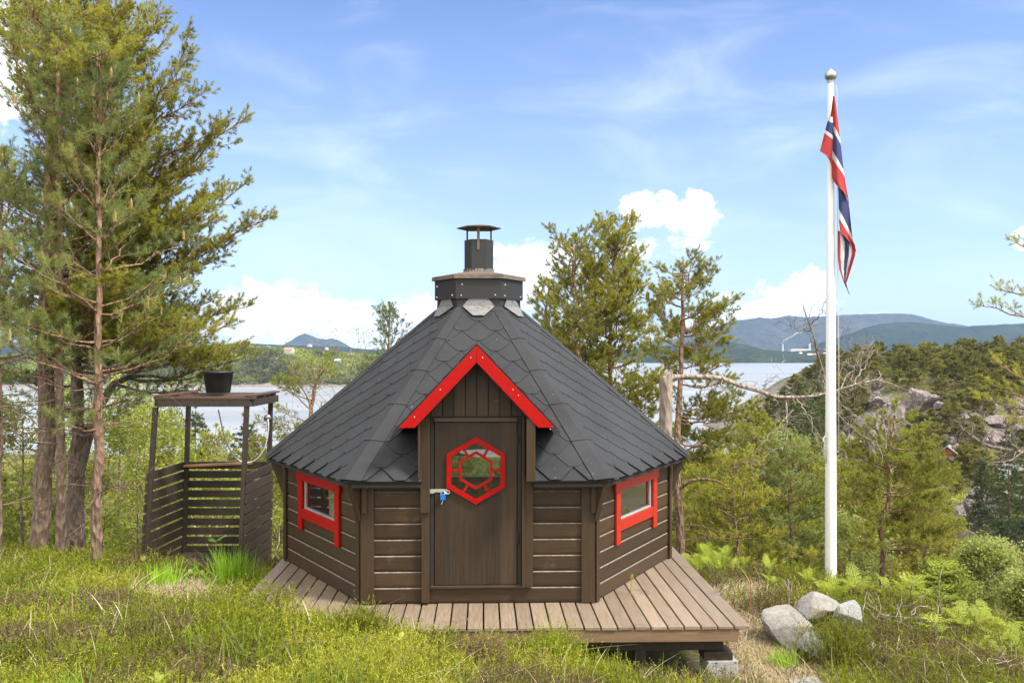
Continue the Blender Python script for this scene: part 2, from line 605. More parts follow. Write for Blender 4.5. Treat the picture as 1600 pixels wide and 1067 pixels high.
# ------------------------------------------------------------------ the land
SEA = -38.0
CTRL = np.array([
    (-6, 3, .35), (-3, 3, .32), (0, 3, .28), (3, 3, .1), (6, 3, -.1),
    (-5, 5, .17), (-3.3, 5, .17), (-1.6, 5, .15), (0, 5.2, .08), (1.2, 5.5, -.14), (3, 5.5, -.28), (5, 5.5, -.38),
    (-6, 7, .09), (-4.5, 7, .09), (-3.2, 7.0, .05), (-2.75, 7.5, .02), (-2.3, 7.6, .09), (-2.0, 7.3, .10), (-2.95, 8.3, -.12), (-3.5, 8.3, -.08), (-2.0, 6.85, .08), (-1.4, 6.85, .03), (-.9, 6.8, -.03), (-.3, 6.75, -.10), (.3, 6.7, -.19), (1.2, 6.75, -.35), (2.2, 7.1, -.52), (3.6, 7.2, -.52), (5.5, 7, -.65),
    (-6, 9, -.10), (-4.4, 9, -.12), (-3.2, 9.2, -.20), (-2.7, 8.4, -.12), (2.0, 8.6, -.52), (2.7, 8.8, -.53), (3.6, 9, -.50), (5, 9, -.85), (7, 9, -1.3),
    (-.9, 8.6, -.45), (.6, 8.6, -.5), (-.4, 10.5, -.6),
    (-6, 10.6, -.22), (-4.7, 10.4, -.24), (-3.6, 10.7, -.36), (-3.5, 11.8, -.48), (1.9, 10.6, -.52), (3.3, 10.5, -.46), (4.6, 10.6, -.85), (7, 11, -1.8),
    (-9, 12.5, -1.2), (-6, 12.8, -1.0), (-3, 13.2, -1.2), (0, 13.4, -1.3), (2.5, 13, -1.25), (5, 13, -1.9), (9, 13, -3.0),
    (-10, 18, -3.4), (-4, 18, -3.4), (2, 18, -3.3), (9, 18, -4.4)], float)


def tps_fit(p):
    n = len(p)
    d2 = ((p[:, None, :2] - p[None, :, :2]) ** 2).sum(-1)
    K = d2 * np.log(np.sqrt(d2) + 1e-9) + np.eye(n) * .05
    Q = np.hstack([np.ones((n, 1)), p[:, :2]])
    A = np.block([[K, Q], [Q.T, np.zeros((3, 3))]])
    return np.linalg.solve(A, np.concatenate([p[:, 2], np.zeros(3)]))


TW = tps_fit(CTRL)


def near_z(x, y):
    d2 = (x[..., None] - CTRL[:, 0]) ** 2 + (y[..., None] - CTRL[:, 1]) ** 2
    return (d2 * np.log(np.sqrt(d2) + 1e-9)) @ TW[:-3] + TW[-3] + TW[-2] * x + TW[-1] * y


def far_z(x, y):
    base = np.interp(y, [-400, -20, 4, 10, 14, 20, 30, 50, 100, 160, 230, 300, 370, 420, 700],
                     [6, 3.0, .3, -.6, -1.8, -4, -7.2, -12.5, -23.5, -29, -32.5, -34.5, -38.6, -42, -52])
    # rocky ridge on the right, its end falling to the water
    edge = 108 + 10 * fbm(y / 40, y * 0, 3)
    k = sstep(edge - 22, edge + 34, x) * sstep(225, 345, y) * (1 - sstep(430, 620, y))
    crest = -6.5 + 5 * fbm(x / 45, y / 60, 11) + 3.0 * sstep(150, 230, x)
    z = base + np.maximum(crest - base, 0) * k
    # steps in the rock face
    z = z + 7.0 * fbm(x / 22, y / 22, 21, 4) * k * (1 - k * .45) * 1.6
    kr = sstep(34, 60, x) * sstep(105, 135, y) * (1 - sstep(150, 215, y))
    z = z + kr * 4.5
    z = np.where((x > edge - 10) & (y > 150) & (y < 420), np.maximum(z, -34.5 + 1.5 * fbm(x / 9, y / 9, 77, 3)), z)
    z = z + 1.6 * fbm(x / 14, y / 14, 31, 3) * sstep(16, 40, np.hypot(x, y))
    return z


def ground_z(x, y):
    x = np.atleast_1d(np.asarray(x, float))
    y = np.atleast_1d(np.asarray(y, float))
    xc = np.clip(x, -8, 8)
    yc = np.clip(y, 3, 17)
    zn = near_z(xc, yc) - .22 * np.maximum(x - 8, 0) - .02 * np.maximum(-8 - x, 0) + .05 * np.clip(3 - y, 0, 30)
    w = sstep(11.5, 17.5, y)
    z = zn * (1 - w) + far_z(x, y) * w
    return z + .05 * fbm(x * 1.3, y * 1.3, 5, 3)


def gz(x, y):
    return float(ground_z(x, y)[0])


azs = np.radians(np.concatenate([np.arange(-180, -52, 3.0), np.arange(-52, 52, .22), np.arange(52, 180, 3.0)]))
rs = np.concatenate([[.4, 1.2, 2.2, 3.2], 4 * 1.0165 ** np.arange(0, 318)])
AZ, RR = np.meshgrid(azs, rs)
gx, gy = RR * np.sin(AZ), RR * np.cos(AZ)
gzv = ground_z(gx.ravel(), gy.ravel())
na, nr = len(azs), len(rs)
mb = MB()
ii = (np.arange(nr - 1)[:, None] * na + np.arange(na)[None])
jj = (np.arange(nr - 1)[:, None] * na + (np.arange(na)[None] + 1) % na)
mb.add(np.stack([gx.ravel(), gy.ravel(), gzv], 1), np.stack([ii, ii + na, jj + na, jj], -1).reshape(-1, 4)[:, ::-1])


def ground_mat():
    m, nt, b = mat_base('hillside_ground')
    v = coords(nt, (1, 1, 1))
    n1 = ntex(nt, v, .9, 8, .65)
    n2 = ntex(nt, v, 9, 6, .7)
    n3 = ntex(nt, v, .045, 8, .7)
    moss = ramp(nt, n1, [(.30, (.045, .040, .018)), (.5, (.075, .075, .02)), (.7, (.11, .085, .045))])
    moss = mixc(nt, .5, moss, ramp(nt, n2, [(.3, (.03, .026, .012)), (.7, (.13, .11, .05))]))
    rock = ramp(nt, ntex(nt, coords(nt, (.5, .5, .16)), .9, 9, .7), [(.32, (.10, .088, .082)), (.5, (.23, .205, .195)), (.7, (.34, .31, .29))])
    g = nt.nodes.new('ShaderNodeNewGeometry')
    sp = nt.nodes.new('ShaderNodeSeparateXYZ')
    nt.links.new(g.outputs['True Normal'], sp.inputs[0])
    mr = nt.nodes.new('ShaderNodeMapRange')
    mr.inputs['From Min'].default_value = .90
    mr.inputs['From Max'].default_value = .72
    nt.links.new(sp.outputs[2], mr.inputs['Value'])
    ad = nt.nodes.new('ShaderNodeMath')
    ad.operation = 'MULTIPLY_ADD'
    nt.links.new(n3, ad.inputs[0])
    ad.inputs[1].default_value = 1.6
    ad.inputs[2].default_value = -.72
    a2 = nt.nodes.new('ShaderNodeMath')
    a2.use_clamp = True
    nt.links.new(ad.outputs[0], a2.inputs[0])
    nt.links.new(mr.outputs[0], a2.inputs[1])
    nt.links.new(mixc(nt, a2.outputs[0], moss, rock), b.inputs['Base Color'])
    b.inputs['Roughness'].default_value = .95
    b.inputs['Specular IOR Level'].default_value = .2
    bump(nt, b, n2, .8, .06)
    return m


tag(mb.build('ground', ground_mat(), smooth=True), kind='structure')


def sea_mat():
    m, nt, b = mat_base('fjord_water')
    b.inputs['Base Color'].default_value = (.045, .062, .072, 1)
    b.inputs['Roughness'].default_value = .3
    b.inputs['IOR'].default_value = 1.33
    v = coords(nt, (.02, .05, 1))
    f = ntex(nt, v, 7, 9, .68)
    g = ntex(nt, coords(nt, (.0012, .006, 1)), 2.0, 5, .6)
    nt.links.new(ramp(nt, g, [(.35, (.20, .21, .215)), (.65, (.30, .31, .315))]), b.inputs['Base Color'])
    bump(nt, b, f, .5, 2.2)
    return m


mb = MB()
xs, ys = np.linspace(-9000, 9000, 40), np.concatenate([np.linspace(180, 1500, 20), np.linspace(1700, 12000, 30)])
X, Y = np.meshgrid(xs, ys)
ii = (np.arange(len(ys) - 1)[:, None] * 40 + np.arange(39)[None])
mb.add(np.stack([X.ravel(), Y.ravel(), np.full(X.size, SEA)], 1), np.stack([ii, ii + 1, ii + 41, ii + 40], -1).reshape(-1, 4))
tag(mb.build('sea', sea_mat()), kind='structure')


def hill_mat(name, lo, mid, hi, ns, rocky=(.2, .19, .18), rk=.72):
    m, nt, b = mat_base(name)
    v = coords(nt, (1, 1, 1.6))
    f = ntex(nt, v, ns, 9, .66)
    f2 = ntex(nt, v, ns * 6, 7, .7)
    c = mixc(nt, .62, ramp(nt, f, [(.38, lo), (.5, mid), (.64, hi)]), ramp(nt, f2, [(.40, lo), (.52, mid), (.66, hi)]))
    f3 = ntex(nt, v, ns * 2.2, 8, .7)
    mk = nt.nodes.new('ShaderNodeMapRange')
    mk.inputs['From Min'].default_value = rk
    mk.inputs['From Max'].default_value = rk + .06
    nt.links.new(f3, mk.inputs['Value'])
    nt.links.new(mixc(nt, mk.outputs[0], c, rocky), b.inputs['Base Color'])
    b.inputs['Roughness'].default_value = .95
    b.inputs['Specular IOR Level'].default_value = .1
    bump(nt, b, f2, 1.0, 10)
    return m


def hill(name, prof, D, depth, m, amp, seed, nx=260, ny=34, foot=.5, rough=.5):
    """a real hill: ridge profile given as photo columns and rows at distance D, falling to the sea on both sides"""
    px = np.array([p[0] for p in prof], float)
    zz = np.array([CZ + (HY - p[1]) / F * D for p in prof])
    Xp = (px - CX) / F * D
    xs = np.linspace(Xp[0], Xp[-1], nx)
    rz = np.interp(xs, Xp, zz)
    ts = np.linspace(-1, 1, ny)
    X = np.repeat(xs[None], ny, 0)
    Tt = np.repeat(ts[:, None], nx, 1)
    Y = D + Tt * depth
    prof_t = np.clip(1 - np.abs(Tt), 0, 1) ** foot
    Z = SEA - 2 + (rz[None] - SEA + 2) * prof_t
    h = np.maximum(rz[None] - SEA, 1)
    Z = Z + amp * h * fbm(X / (D * .03), Y / (D * .03), seed, 5, rough) * (1 - np.clip(prof_t, 0, 1) ** 4 * .75) * np.clip(prof_t * 3, 0, 1)
    Z = Z + h * .05 * fbm(X / (D * .008), Y / (D * .008), seed + 9, 4, .6) * np.clip(prof_t * 3, 0, 1)
    mb = MB()
    ii = (np.arange(ny - 1)[:, None] * nx + np.arange(nx - 1)[None])
    mb.add(np.stack([X.ravel(), Y.ravel(), Z.ravel()], 1), np.stack([ii, ii + 1, ii + nx + 1, ii + nx], -1).reshape(-1, 4))
    return tag(mb.build(name, m, smooth=True), kind='structure')


HM = hill_mat('forested_hills', (.010, .015, .008), (.020, .028, .013), (.045, .056, .024), .0045, (.28, .27, .25), .74)
HM2 = hill_mat('low_shore_woods', (.011, .017, .008), (.024, .033, .013), (.075, .090, .032), .012, (.33, .31, .29), .78)
HM3 = hill_mat('bare_mountain', (.024, .030, .027), (.045, .048, .042), (.095, .092, .082), .003)
# left: distant peak, the long hills before it, right: the mountain range and the nearer ridge, the low far shore
hill('mountain', [(380, 556), (412, 549), (440, 540), (455, 532), (466, 524), (476, 520), (484, 523), (496, 528), (508, 530), (518, 528), (526, 530), (538, 536), (552, 545), (575, 553)], 8600, 800, HM3, .10, 4, 200, 30, .8)
hill('hills', [(-200, 540), (60, 534), (200, 541), (330, 538), (390, 536), (430, 538), (480, 540), (530, 541), (570, 545), (640, 548), (740, 551), (900, 552)], 4600, 520, HM, .16, 8, 300, 30, .6)
hill('mountain', [(930, 556), (1010, 540), (1080, 522), (1120, 508), (1150, 499), (1185, 494), (1205, 496), (1230, 491), (1262, 494), (1300, 492), (1345, 489), (1400, 488), (1428, 491), (1452, 498), (1480, 504), (1530, 512), (1620, 520), (1750, 528)], 7600, 900, HM3, .12, 15, 300, 30, .75)
hill('hills', [(1190, 556), (1250, 544), (1300, 530), (1330, 520), (1352, 511), (1375, 505), (1400, 502), (1428, 502), (1460, 505), (1490, 509), (1505, 511), (1520, 508), (1560, 506), (1620, 504), (1800, 500), (2000, 506)], 5400, 640, HM, .12, 23, 320, 34, .7)
hill('hills', [(860, 556), (950, 548), (1040, 541), (1100, 533), (1130, 531), (1160, 537), (1190, 546), (1230, 549), (1280, 546), (1340, 549), (1420, 551), (1600, 550), (1900, 545)], 3900, 480, HM2, .20, 31, 380, 40, .55)

# wooded headland across the sound on the left: a mound and its canopy
ISX0, ISX1, ISY = -760, -70, 1120


def isl_z(x, y):
    k = np.clip(1 - ((x - (ISX0 + ISX1) / 2) / ((ISX1 - ISX0) / 2)) ** 2, 0, 1) ** .5
    t = np.clip(1 - np.abs((y - ISY - 90) / 150), 0, 1)
    return SEA - 2 + (42 * k) * sstep(0, 1, t) + 5 * fbm(x / 40, y / 40, 41, 4) * k + 4 * k * sstep(0, .12, t)


xs, ys = np.linspace(ISX0, ISX1, 220), np.linspace(ISY - 60, ISY + 240, 60)
X, Y = np.meshgrid(xs, ys)
mb = MB()
ii = (np.arange(59)[:, None] * 220 + np.arange(219)[None])
mb.add(np.stack([X.ravel(), Y.ravel(), isl_z(X, Y).ravel()], 1), np.stack([ii, ii + 1, ii + 221, ii + 220], -1).reshape(-1, 4))
M['shore'] = surf('shore_rock', (.09, .08, .072), (.22, .20, .185), (.3, .3, .3), 1.2, .9, .3, .3)
tag(mb.build('headland_shore', M['shore'], smooth=True), kind='structure')


def clumps(mb, pos, size, rng, n, leaf, tint, flat=.7, mat=0):
    """leaf-sized triangles scattered through lumps; pos (m,3), size (m,), tint (m,)"""
    m = len(pos)
    d = rng.normal(size=(m, n, 3))
    d /= np.linalg.norm(d, axis=2, keepdims=True)
    rad = rng.uniform(.55, 1.0, (m, n, 1))
    c = pos[:, None] + d * rad * np.array([1, 1, flat]) * np.asarray(size)[:, None, None]
    a = rng.normal(size=(m, n, 3))
    b = rng.normal(size=(m, n, 3))
    a /= np.linalg.norm(a, axis=2, keepdims=True)
    b /= np.linalg.norm(b, axis=2, keepdims=True)
    lf = (np.asarray(leaf) * np.ones(m))[:, None, None] * rng.uniform(.6, 1.2, (m, n, 1))
    v = np.stack([c - a * lf * .5, c + b * lf * .5, c + a * lf * .6], 2).reshape(-1, 3)
    tt = np.clip(np.asarray(tint)[:, None] + rng.normal(0, .10, (m, n)), 0, 1)
    mb.add(v, np.arange(m * n * 3).reshape(-1, 3), mat, np.repeat(tt.ravel(), 3))


rng = np.random.default_rng(5)
px = rng.uniform(ISX0 + 15, ISX1 - 15, 9500)
py = rng.uniform(ISY - 46, ISY + 120, 9500)
pz = isl_z(px, py)
ok = pz > SEA + 2.4
px, py, pz = px[ok], py[ok], pz[ok]
sz = rng.uniform(2.2, 4.6, len(px))
tn = np.clip(.42 + 1.7 * fbm(px / 34, py / 34, 51, 4) + .25 * sstep(ISY - 20, ISY + 60, py) + rng.normal(0, .10, len(px)), 0, 1)
mb = MB()
clumps(mb, np.stack([px, py, pz + sz * .5], 1), sz, rng, 34, 2.2, tn, 1.15)
M['canopy'] = leafy('far_canopy', [(0, (.04, .052, .024)), (.4, (.085, .10, .034)), (.7, (.16, .19, .05)), (1, (.29, .32, .075))], .25)
tag(mb.build('headland_forest', M['canopy']), 'mixed green woods covering the low headland across the water', 'forest', kind='stuff')


def house(name, loc, w, l, h, wallm, roofm, label, group=None, rz=0., cat='house'):
    e = empty(name, loc, label, cat, group, rz)
    mb = MB()
    mb.prism([(-w / 2, -l / 2, -2), (w / 2, -l / 2, -2), (w / 2, -l / 2, h), (0, -l / 2, h + w * .36), (-w / 2, -l / 2, h)], (0, l, 0))
    mb.build('wall', wallm, e)
    mb = MB()
    for s in (-1, 1):
        mb.box((s * (w / 2 + .5), -l / 2 - .4, h - .3), (-s * (w / 2 + .5), 0, w * .36 + .55), (0, l + .8, 0), (0, 0, .22))
    mb.build('roof', roofm, e)
    for q in (-1, 1):
        mb = MB()
        mb.bx(q * w * .22 - .55, q * w * .22 + .55, -l / 2 - .06, -l / 2 - .01, h * .35, h * .75)
        mb.build('window', M['pale'], e)
    return e


M['pale'] = surf('pale_house_paint', (.46, .45, .43), (.56, .55, .53), (1, 1, 1), 1, .6, 0)
M['redhouse'] = surf('red_house_paint', (.42, .07, .035), (.5, .09, .045), (1, 1, 1), 2, .6, 0)
M['tile'] = surf('orange_roof_tiles', (.40, .17, .10), (.5, .24, .15), (1, 1, 1), 2, .7, 0)
M['slate'] = surf('grey_house_roof', (.16, .16, .17), (.24, .24, .25), (1, 1, 1), 2, .7, 0)
q = P(452, 562, 1175)
house('house', (q[0], q[1], isl_z(q[0], q[1]) + 4), 6, 12, 4, M['pale'], M['tile'], 'orange roofed house among the trees on the far wooded headland', rz=1.2)
q = P(528, 571, 1150)
house('house', (q[0], q[1], isl_z(q[0], q[1]) + 3.5), 4, 7, 3, M['slate'], M['pale'], 'low grey house among the trees by the headland shore', rz=1.4)
rng = np.random.default_rng(77)
for i in range(24):
    a = rng.uniform()
    if i < 20:
        px_, py_ = rng.uniform(1225, 1390), rng.uniform(552, 566)
        D = 3420 + (566 - py_) * 26
    else:
        px_, py_ = rng.choice([rng.uniform(400, 560), rng.uniform(1430, 1590)]), rng.uniform(541, 549)
        D = 4300 if px_ < 800 else 5000
    q = P(px_, py_, D)
    house('house', q, rng.uniform(9, 14), rng.uniform(12, 22), rng.uniform(4, 6), M['pale'], [M['slate'], M['tile'], M['pale']][i % 3], 'tiny pale house on the far side of the fjord', 'pale houses across the fjord', rng.uniform(0, 3))
for i, (px_, lab) in enumerate([(1223, 'white factory chimney with a plume of smoke across the fjord'), (1265, 'white factory chimney without smoke across the fjord')]):
    q = P(px_, 548, 3920)
    mb = MB()
    h = (548 - 534) / F * 3920
    mb.tubes([(np.array([q + (0, 0, k * h / 5 - 8) for k in range(6)]), np.linspace(4.6, 3.4, 6))], 10)
    tag(mb.build('factory_chimney', M['pale']), lab, 'chimney')
for px0, px1, py0, py1, lab in [(1236, 1268, 544, 547.5, 'long low pale factory hall between the two white chimneys'), (1274, 1290, 544.5, 547.5, 'small white factory hall beside the second chimney')]:
    q0, q1 = P(px0, py1, 3890), P(px1, py0, 3890)
    mb = MB()
    mb.bx(q0[0], q1[0], 3890, 3930, q0[2] - 8, q1[2] - 3)
    mb.prism([(q0[0] - 1, 3890, q1[2] - 3), (q1[0] + 1, 3890, q1[2] - 3), ((q0[0] + q1[0]) / 2, 3890, q1[2])], (0, 40, 0), 1)
    tag(mb.build('factory_hall', [M['pale'], M['slate']]), lab, 'factory')
mb = MB()
pts = np.array([P(1223 + 30 * t ** 1.1, 534 - 17 * t, 3920 - 30 * t) for t in np.linspace(0, 1, 40)])
rng = np.random.default_rng(9)
clumps(mb, pts + rng.normal(0, 2.0, pts.shape), np.linspace(1.5, 5, 40), rng, 12, 3.2, np.full(40, .5))
M['smoke'] = leafy('chimney_smoke', [(0, (.7, .72, .74)), (1, (.8, .8, .8))], .5)
tag(mb.build('smoke', M['smoke']), 'thin white smoke drifting from the factory chimney', 'smoke', kind='stuff')

# ------------------------------------------------------------------ the cabin (local frame: front wall towards -Y)
YAW = R(1.8)
CAB = empty('grill_cabin', (-.345, 9.73, 0), 'six sided brown timber grill cabin with dark shingle roof and red trim', 'cabin', rz=YAW)
SW, EA = 2.0, 2.2                       # wall side, eave radius
ZE, ZT, RT = 1.07, 2.56, .46            # eave height, top of the shingles, radius there
HEX = [np.array([math.cos(R(a)), math.sin(R(a)), 0]) for a in (240, 300, 0, 60, 120, 180)]   # FL FR R BR BL L
Zv = np.array([0, 0, 1.])
PITCH, TOPZ = .137, 1.12
OPEN_Z = (.617, .891)
rngc = np.random.default_rng(12)


def wall_piece(mb, A, u, n, u0, u1, z0, z1, chamfer=True):
    c = .012 if chamfer else .0
    prof = [(-.032, z0), (-.011, z0), (-.011, z0 + .008), (-.002, z0 + .014), (0, z0 + .03), (0, z1 - .010), (-.0105, z1 - .0008), (-.032, z1 - .0008)] if c and z1 - z0 > .05 else [(-.032, z0), (0, z0), (0, z1), (-.032, z1)]
    pts = [A + u * u0 + n * p + Zv * q for p, q in prof]
    mb.prism(pts, u * (u1 - u0), tint=rngc.uniform())
    if chamfer and z1 - z0 > .05:  # thin pale strip on the ledge: its bright highlight painted as colour
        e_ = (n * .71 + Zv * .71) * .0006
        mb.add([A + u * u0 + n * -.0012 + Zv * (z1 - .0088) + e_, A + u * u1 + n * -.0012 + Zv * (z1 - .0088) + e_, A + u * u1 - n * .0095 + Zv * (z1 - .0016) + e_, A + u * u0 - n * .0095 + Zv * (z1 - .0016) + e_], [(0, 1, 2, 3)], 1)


for k in range(6):
    A, B = HEX[k] * SW, HEX[(k + 1) % 6] * SW
    u = (B - A) / SW
    n = np.array([u[1], -u[0], 0])
    win = k in (1, 3, 5)
    mb = MB()
    z = 0.
    while z < TOPZ - .01:
        z1 = min(z + PITCH, TOPZ)
        if k == 0 and z > .1:
            spans = [(.06, 2 * .2715 - .015), (1.45, 1.94)]
        else:
            spans = [(.06, 1.94)]
        for u0, u1 in spans:
            if win and z1 > OPEN_Z[0] and z < OPEN_Z[1]:
                wall_piece(mb, A, u, n, u0, .56, z, z1)
                wall_piece(mb, A, u, n, 1.44, u1, z, z1)
                if z < OPEN_Z[0]:
                    wall_piece(mb, A, u, n, .56, 1.44, z, OPEN_Z[0], False)
                if z1 > OPEN_Z[1]:
                    wall_piece(mb, A, u, n, .56, 1.44, OPEN_Z[1], z1)
            else:
                wall_piece(mb, A, u, n, u0, u1, z, z1)
        z = z1
    mb.build('wall', [M['wall'], M['ledge_light']], CAB)
    if win:
        fr = MB()

        def board(u0, u1, z0, z1, p0, p1):
            fr.box(A + u * u0 + n * p0 + Zv * z0, u * (u1 - u0), n * (p1 - p0), Zv * (z1 - z0))
        board(.455, .56, .403, .889, .003, .024)
        board(1.44, 1.545, .403, .889, .003, .024)
        board(.563, 1.437, .520, .617, .003, .022)
        board(.425, 1.575, .891, .992, .003, .032)
        w = fr.build('window', M['redo'] if k == 1 else M['red'], CAB, bevel=.003)
        fr = MB()
        board(.561, .583, .62, .889, -.03, -.006)
        board(1.417, 1.439, .62, .889, -.03, -.006)
        board(.584, 1.416, .6185, .630, -.03, .006)
        board(.584, 1.416, .878, .8885, -.03, -.008)
        fr.build('frame', M['white'], w, bevel=.002)
        g = MB()
        g.box(A + u * .584 - n * .024 + Zv * .631, u * .832, n * .005, Zv * .246)
        g.build('pane', M['glass'], w)
# floor inside
mb = MB()
mb.prism([HEX[k] * 1.95 + Zv * .004 for k in range(6)], (0, 0, .02))
mb.build('floor', M['dark'], CAB)
# corner boards on both faces of every corner, thin battens over them and the bracket wedges under the hips
for k in range(6):
    Cn = HEX[k] * SW
    for s in (-1, 1):
        D = HEX[(k + s) % 6] * SW
        u = (D - Cn) / SW
        n = np.array([u[1], -u[0], 0]) * s
        mb = MB()
        wdt = .115 if (k in (0, 1) and ((k == 0 and s == 1) or (k == 1 and s == -1))) else .065
        mb.box(Cn + n * .0045 + Zv * .006, u * wdt, n * .02, Zv * 1.10)
        mb.build('corner_board', M['brown'], CAB, bevel=.003)
    r = HEX[k]
    t = np.array([-r[1], r[0], 0])
    mb = MB()
    mb.prism([Cn + r * .03 + Zv * .70 - t * .02, Cn + r * .175 + Zv * 1.085 - t * .02, Cn + r * .03 + Zv * 1.10 - t * .02], t * .04)
    mb.build('bracket', M['brown'], CAB, bevel=.003)
for x in (-.985, .965):
    mb = MB()
    mb.bx(x, x + .042, -1.732 - .055, -1.732 - .027, .78, 1.09)
    mb.build('batten', M['brown'], CAB, bevel=.003)

# --- roof
FELT_T = .005


def clip(poly, hps):
    for a, b, c in hps:                     # keep a*u+b*v >= c
        out = []
        for i in range(len(poly)):
            p, q = poly[i], poly[(i + 1) % len(poly)]
            dp, dq = a * p[0] + b * p[1] - c, a * q[0] + b * q[1] - c
            if dp >= 0:
                out.append(p)
            if dp * dq < 0:
                t = dp / (dp - dq)
                out.append((p[0] + t * (q[0] - p[0]), p[1] + t * (q[1] - p[1])))
        poly = out
        if len(poly) < 3:
            return []
    return poly


NOTCH = (-.475, .468)
roof = MB()
rngr = np.random.default_rng(3)
sl = None
for k in range(6):
    E0, E1 = HEX[k] * EA + Zv * ZE, HEX[(k + 1) % 6] * EA + Zv * ZE
    T0, T1 = HEX[k] * RT + Zv * ZT, HEX[(k + 1) % 6] * RT + Zv * ZT
    mid = (E0 + E1) / 2
    u = (E1 - E0) / np.linalg.norm(E1 - E0)
    v = (T0 + T1) / 2 - mid
    H = np.linalg.norm(v)
    v = v / H
    n = np.cross(u, v)
    hw0, hw1 = EA / 2, RT / 2
    sl = (hw0 - hw1) / H
    face = [(-1, -sl, -hw0), (1, -sl, -hw0), (0, -1, -H)]
    face = [(-1., -sl, -hw0), (1., -sl, -hw0), (0., -1., -H)]

    def pt(p, h):
        return mid + u * p[0] + v * p[1] + n * h
    if k == 0:
        vx = .62                            # the dormer covers the notch up to here
        regions = [[(-1, 0, -NOTCH[0])], [(1, 0, NOTCH[1])], [(1, 0, NOTCH[0]), (-1, 0, 0), (-.9, 1, 1.25 - .0)], [(-1, 0, -NOTCH[1]), (1, 0, 0), (.9, 1, 1.25)]]
    else:
        regions = [[]]
    ext = 0.0 if k == 0 else -.022
    for rg in regions:
        base = clip([(-hw0, 0), (hw0, 0), (hw1, H), (-hw1, H)], rg)
        if base:
            roof.prism([pt(q, -.045) for q in base], n * .045, tint=.5)
        e, tw = .140, .325
        row = 0
        vv = ext
        while vv < H:
            off = (row % 2) * tw / 2
            for j in range(-5, 6):
                cx = j * tw + off
                bw = .043
                tab = [(cx - bw, vv), (cx + bw, vv), (cx + tw / 2 - .002, vv + e * .98), (cx + tw / 2 - .002, vv + 2 * e), (cx - tw / 2 + .002, vv + 2 * e), (cx - tw / 2 + .002, vv + e * .98)]
                cl = clip(tab, face + rg)
                if cl:
                    tint = rngr.uniform(.3, .7)

                    def hh(q):
                        return .003 + .0095 * (1 - (q[1] - vv) / (2 * e)) ** 1.0
                    top = np.array([pt(q, hh(q) + FELT_T) for q in cl])
                    bot = np.array([pt(q, hh(q) - .002) for q in cl])
                    m_ = len(cl)
                    allv = np.vstack([bot, top])
                    roof.add(allv, [list(range(m_, 2 * m_))], 0, tint)
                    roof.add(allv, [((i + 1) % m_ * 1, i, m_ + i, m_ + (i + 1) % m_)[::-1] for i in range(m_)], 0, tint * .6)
            vv += e
            row += 1
ROOF = roof.build('roof', M['felt'], CAB)
# eave boards under the edge
for k in range(6):
    A, B = HEX[k] * (EA - .03), HEX[(k + 1) % 6] * (EA - .03)
    u = (B - A) / np.linalg.norm(B - A)
    n = np.array([u[1], -u[0], 0])
    L_ = np.linalg.norm(B - A)
    segs = [(0.02, L_ - .02)] if k else [(.02, L_ / 2 + NOTCH[0]), (L_ / 2 + NOTCH[1], L_ - .02)]
    mb = MB()
    for a, b in segs:
        mb.box(A + u * a + Zv * (ZE - .058) - n * .03, u * (b - a), n * .022, Zv * .03)
    mb.build('eave_board', M['dark'], ROOF)
# ridge caps along the hips: overlapping folded strips
for k in range(6):
    E, T = HEX[k] * (EA + .012) + Zv * (ZE - .006), HEX[k] * RT + Zv * ZT
    mb = MB()
    ns = 5
    for j in range(ns):
        a, b = j / ns, min(1, (j + 1.12) / ns)
        p, q = E + (T - E) * a, E + (T - E) * b
        wa, wb = .132 - .05 * a, .132 - .05 * b
        for s in (-1, 1):
            d = HEX[(k + s) % 6] - HEX[k]
            d = d / np.linalg.norm(d)
            nf = np.cross(d, T - E)
            nf = nf / np.linalg.norm(nf)
            if nf[2] < 0:
                nf = -nf
            h0, h1 = .022, .015
            mb.prism([p + Zv * (h0 + .006), q + Zv * (h1 + .006), q + d * wb + nf * h1, p + d * wa + nf * h0], -nf * .006, tint=.42 + .05 * (j % 2))
    mb.build('hip_cap', M['felt'], ROOF)
# collar, its lid, skirt and flashing
mb = MB()


def hexring(r, z):
    return [h * r + Zv * z for h in HEX]


def frustum(mb, r0, z0, r1, z1, mat=0):
    a, b = hexring(r0, z0), hexring(r1, z1)
    for i in range(6):
        j = (i + 1) % 6
        mb.add([a[i], a[j], b[j], b[i]], [(0, 1, 2, 3)], mat)


SK = MB()
frustum(SK, .56, 2.485, .435, 2.60)
frustum(SK, .435, 2.60, .432, 2.70)
SK.build('skirt', M['collar'], CAB)
for k in range(6):
    a, b = HEX[k], HEX[(k + 1) % 6]
    mid, u = (a + b) / 2, (b - a)
    n = mid / np.linalg.norm(mid)
    mb = MB()
    ap = math.cos(R(30))
    z3, r3 = 2.695, .440
    z2, r2 = 2.606, .448
    z1, r1 = 2.508, .568
    wT, wM, wB = .085, .165, .055

    def q(r, z, w):
        return n * r * ap + u * w + Zv * z
    mb.prism([q(r3, z3, -wT), q(r3, z3, wT), q(r2, z2, wM), q(r2, z2, -wM)], n * .004)
    mb.prism([q(r2, z2, -wM), q(r2, z2, wM), q(r1, z1, wB), q(r1, z1, -wB)], (n + Zv) * .006)
    mb.build('flashing', M['zinc'], CAB)
mb = MB()
frustum(mb, .458, 2.685, .458, 2.895)
frustum(mb, .440, 2.895, .440, 2.685)
frustum(mb, .440, 2.685, .458, 2.685)
COLLAR = mb.build('collar', M['collar'], CAB)
sc = MB()
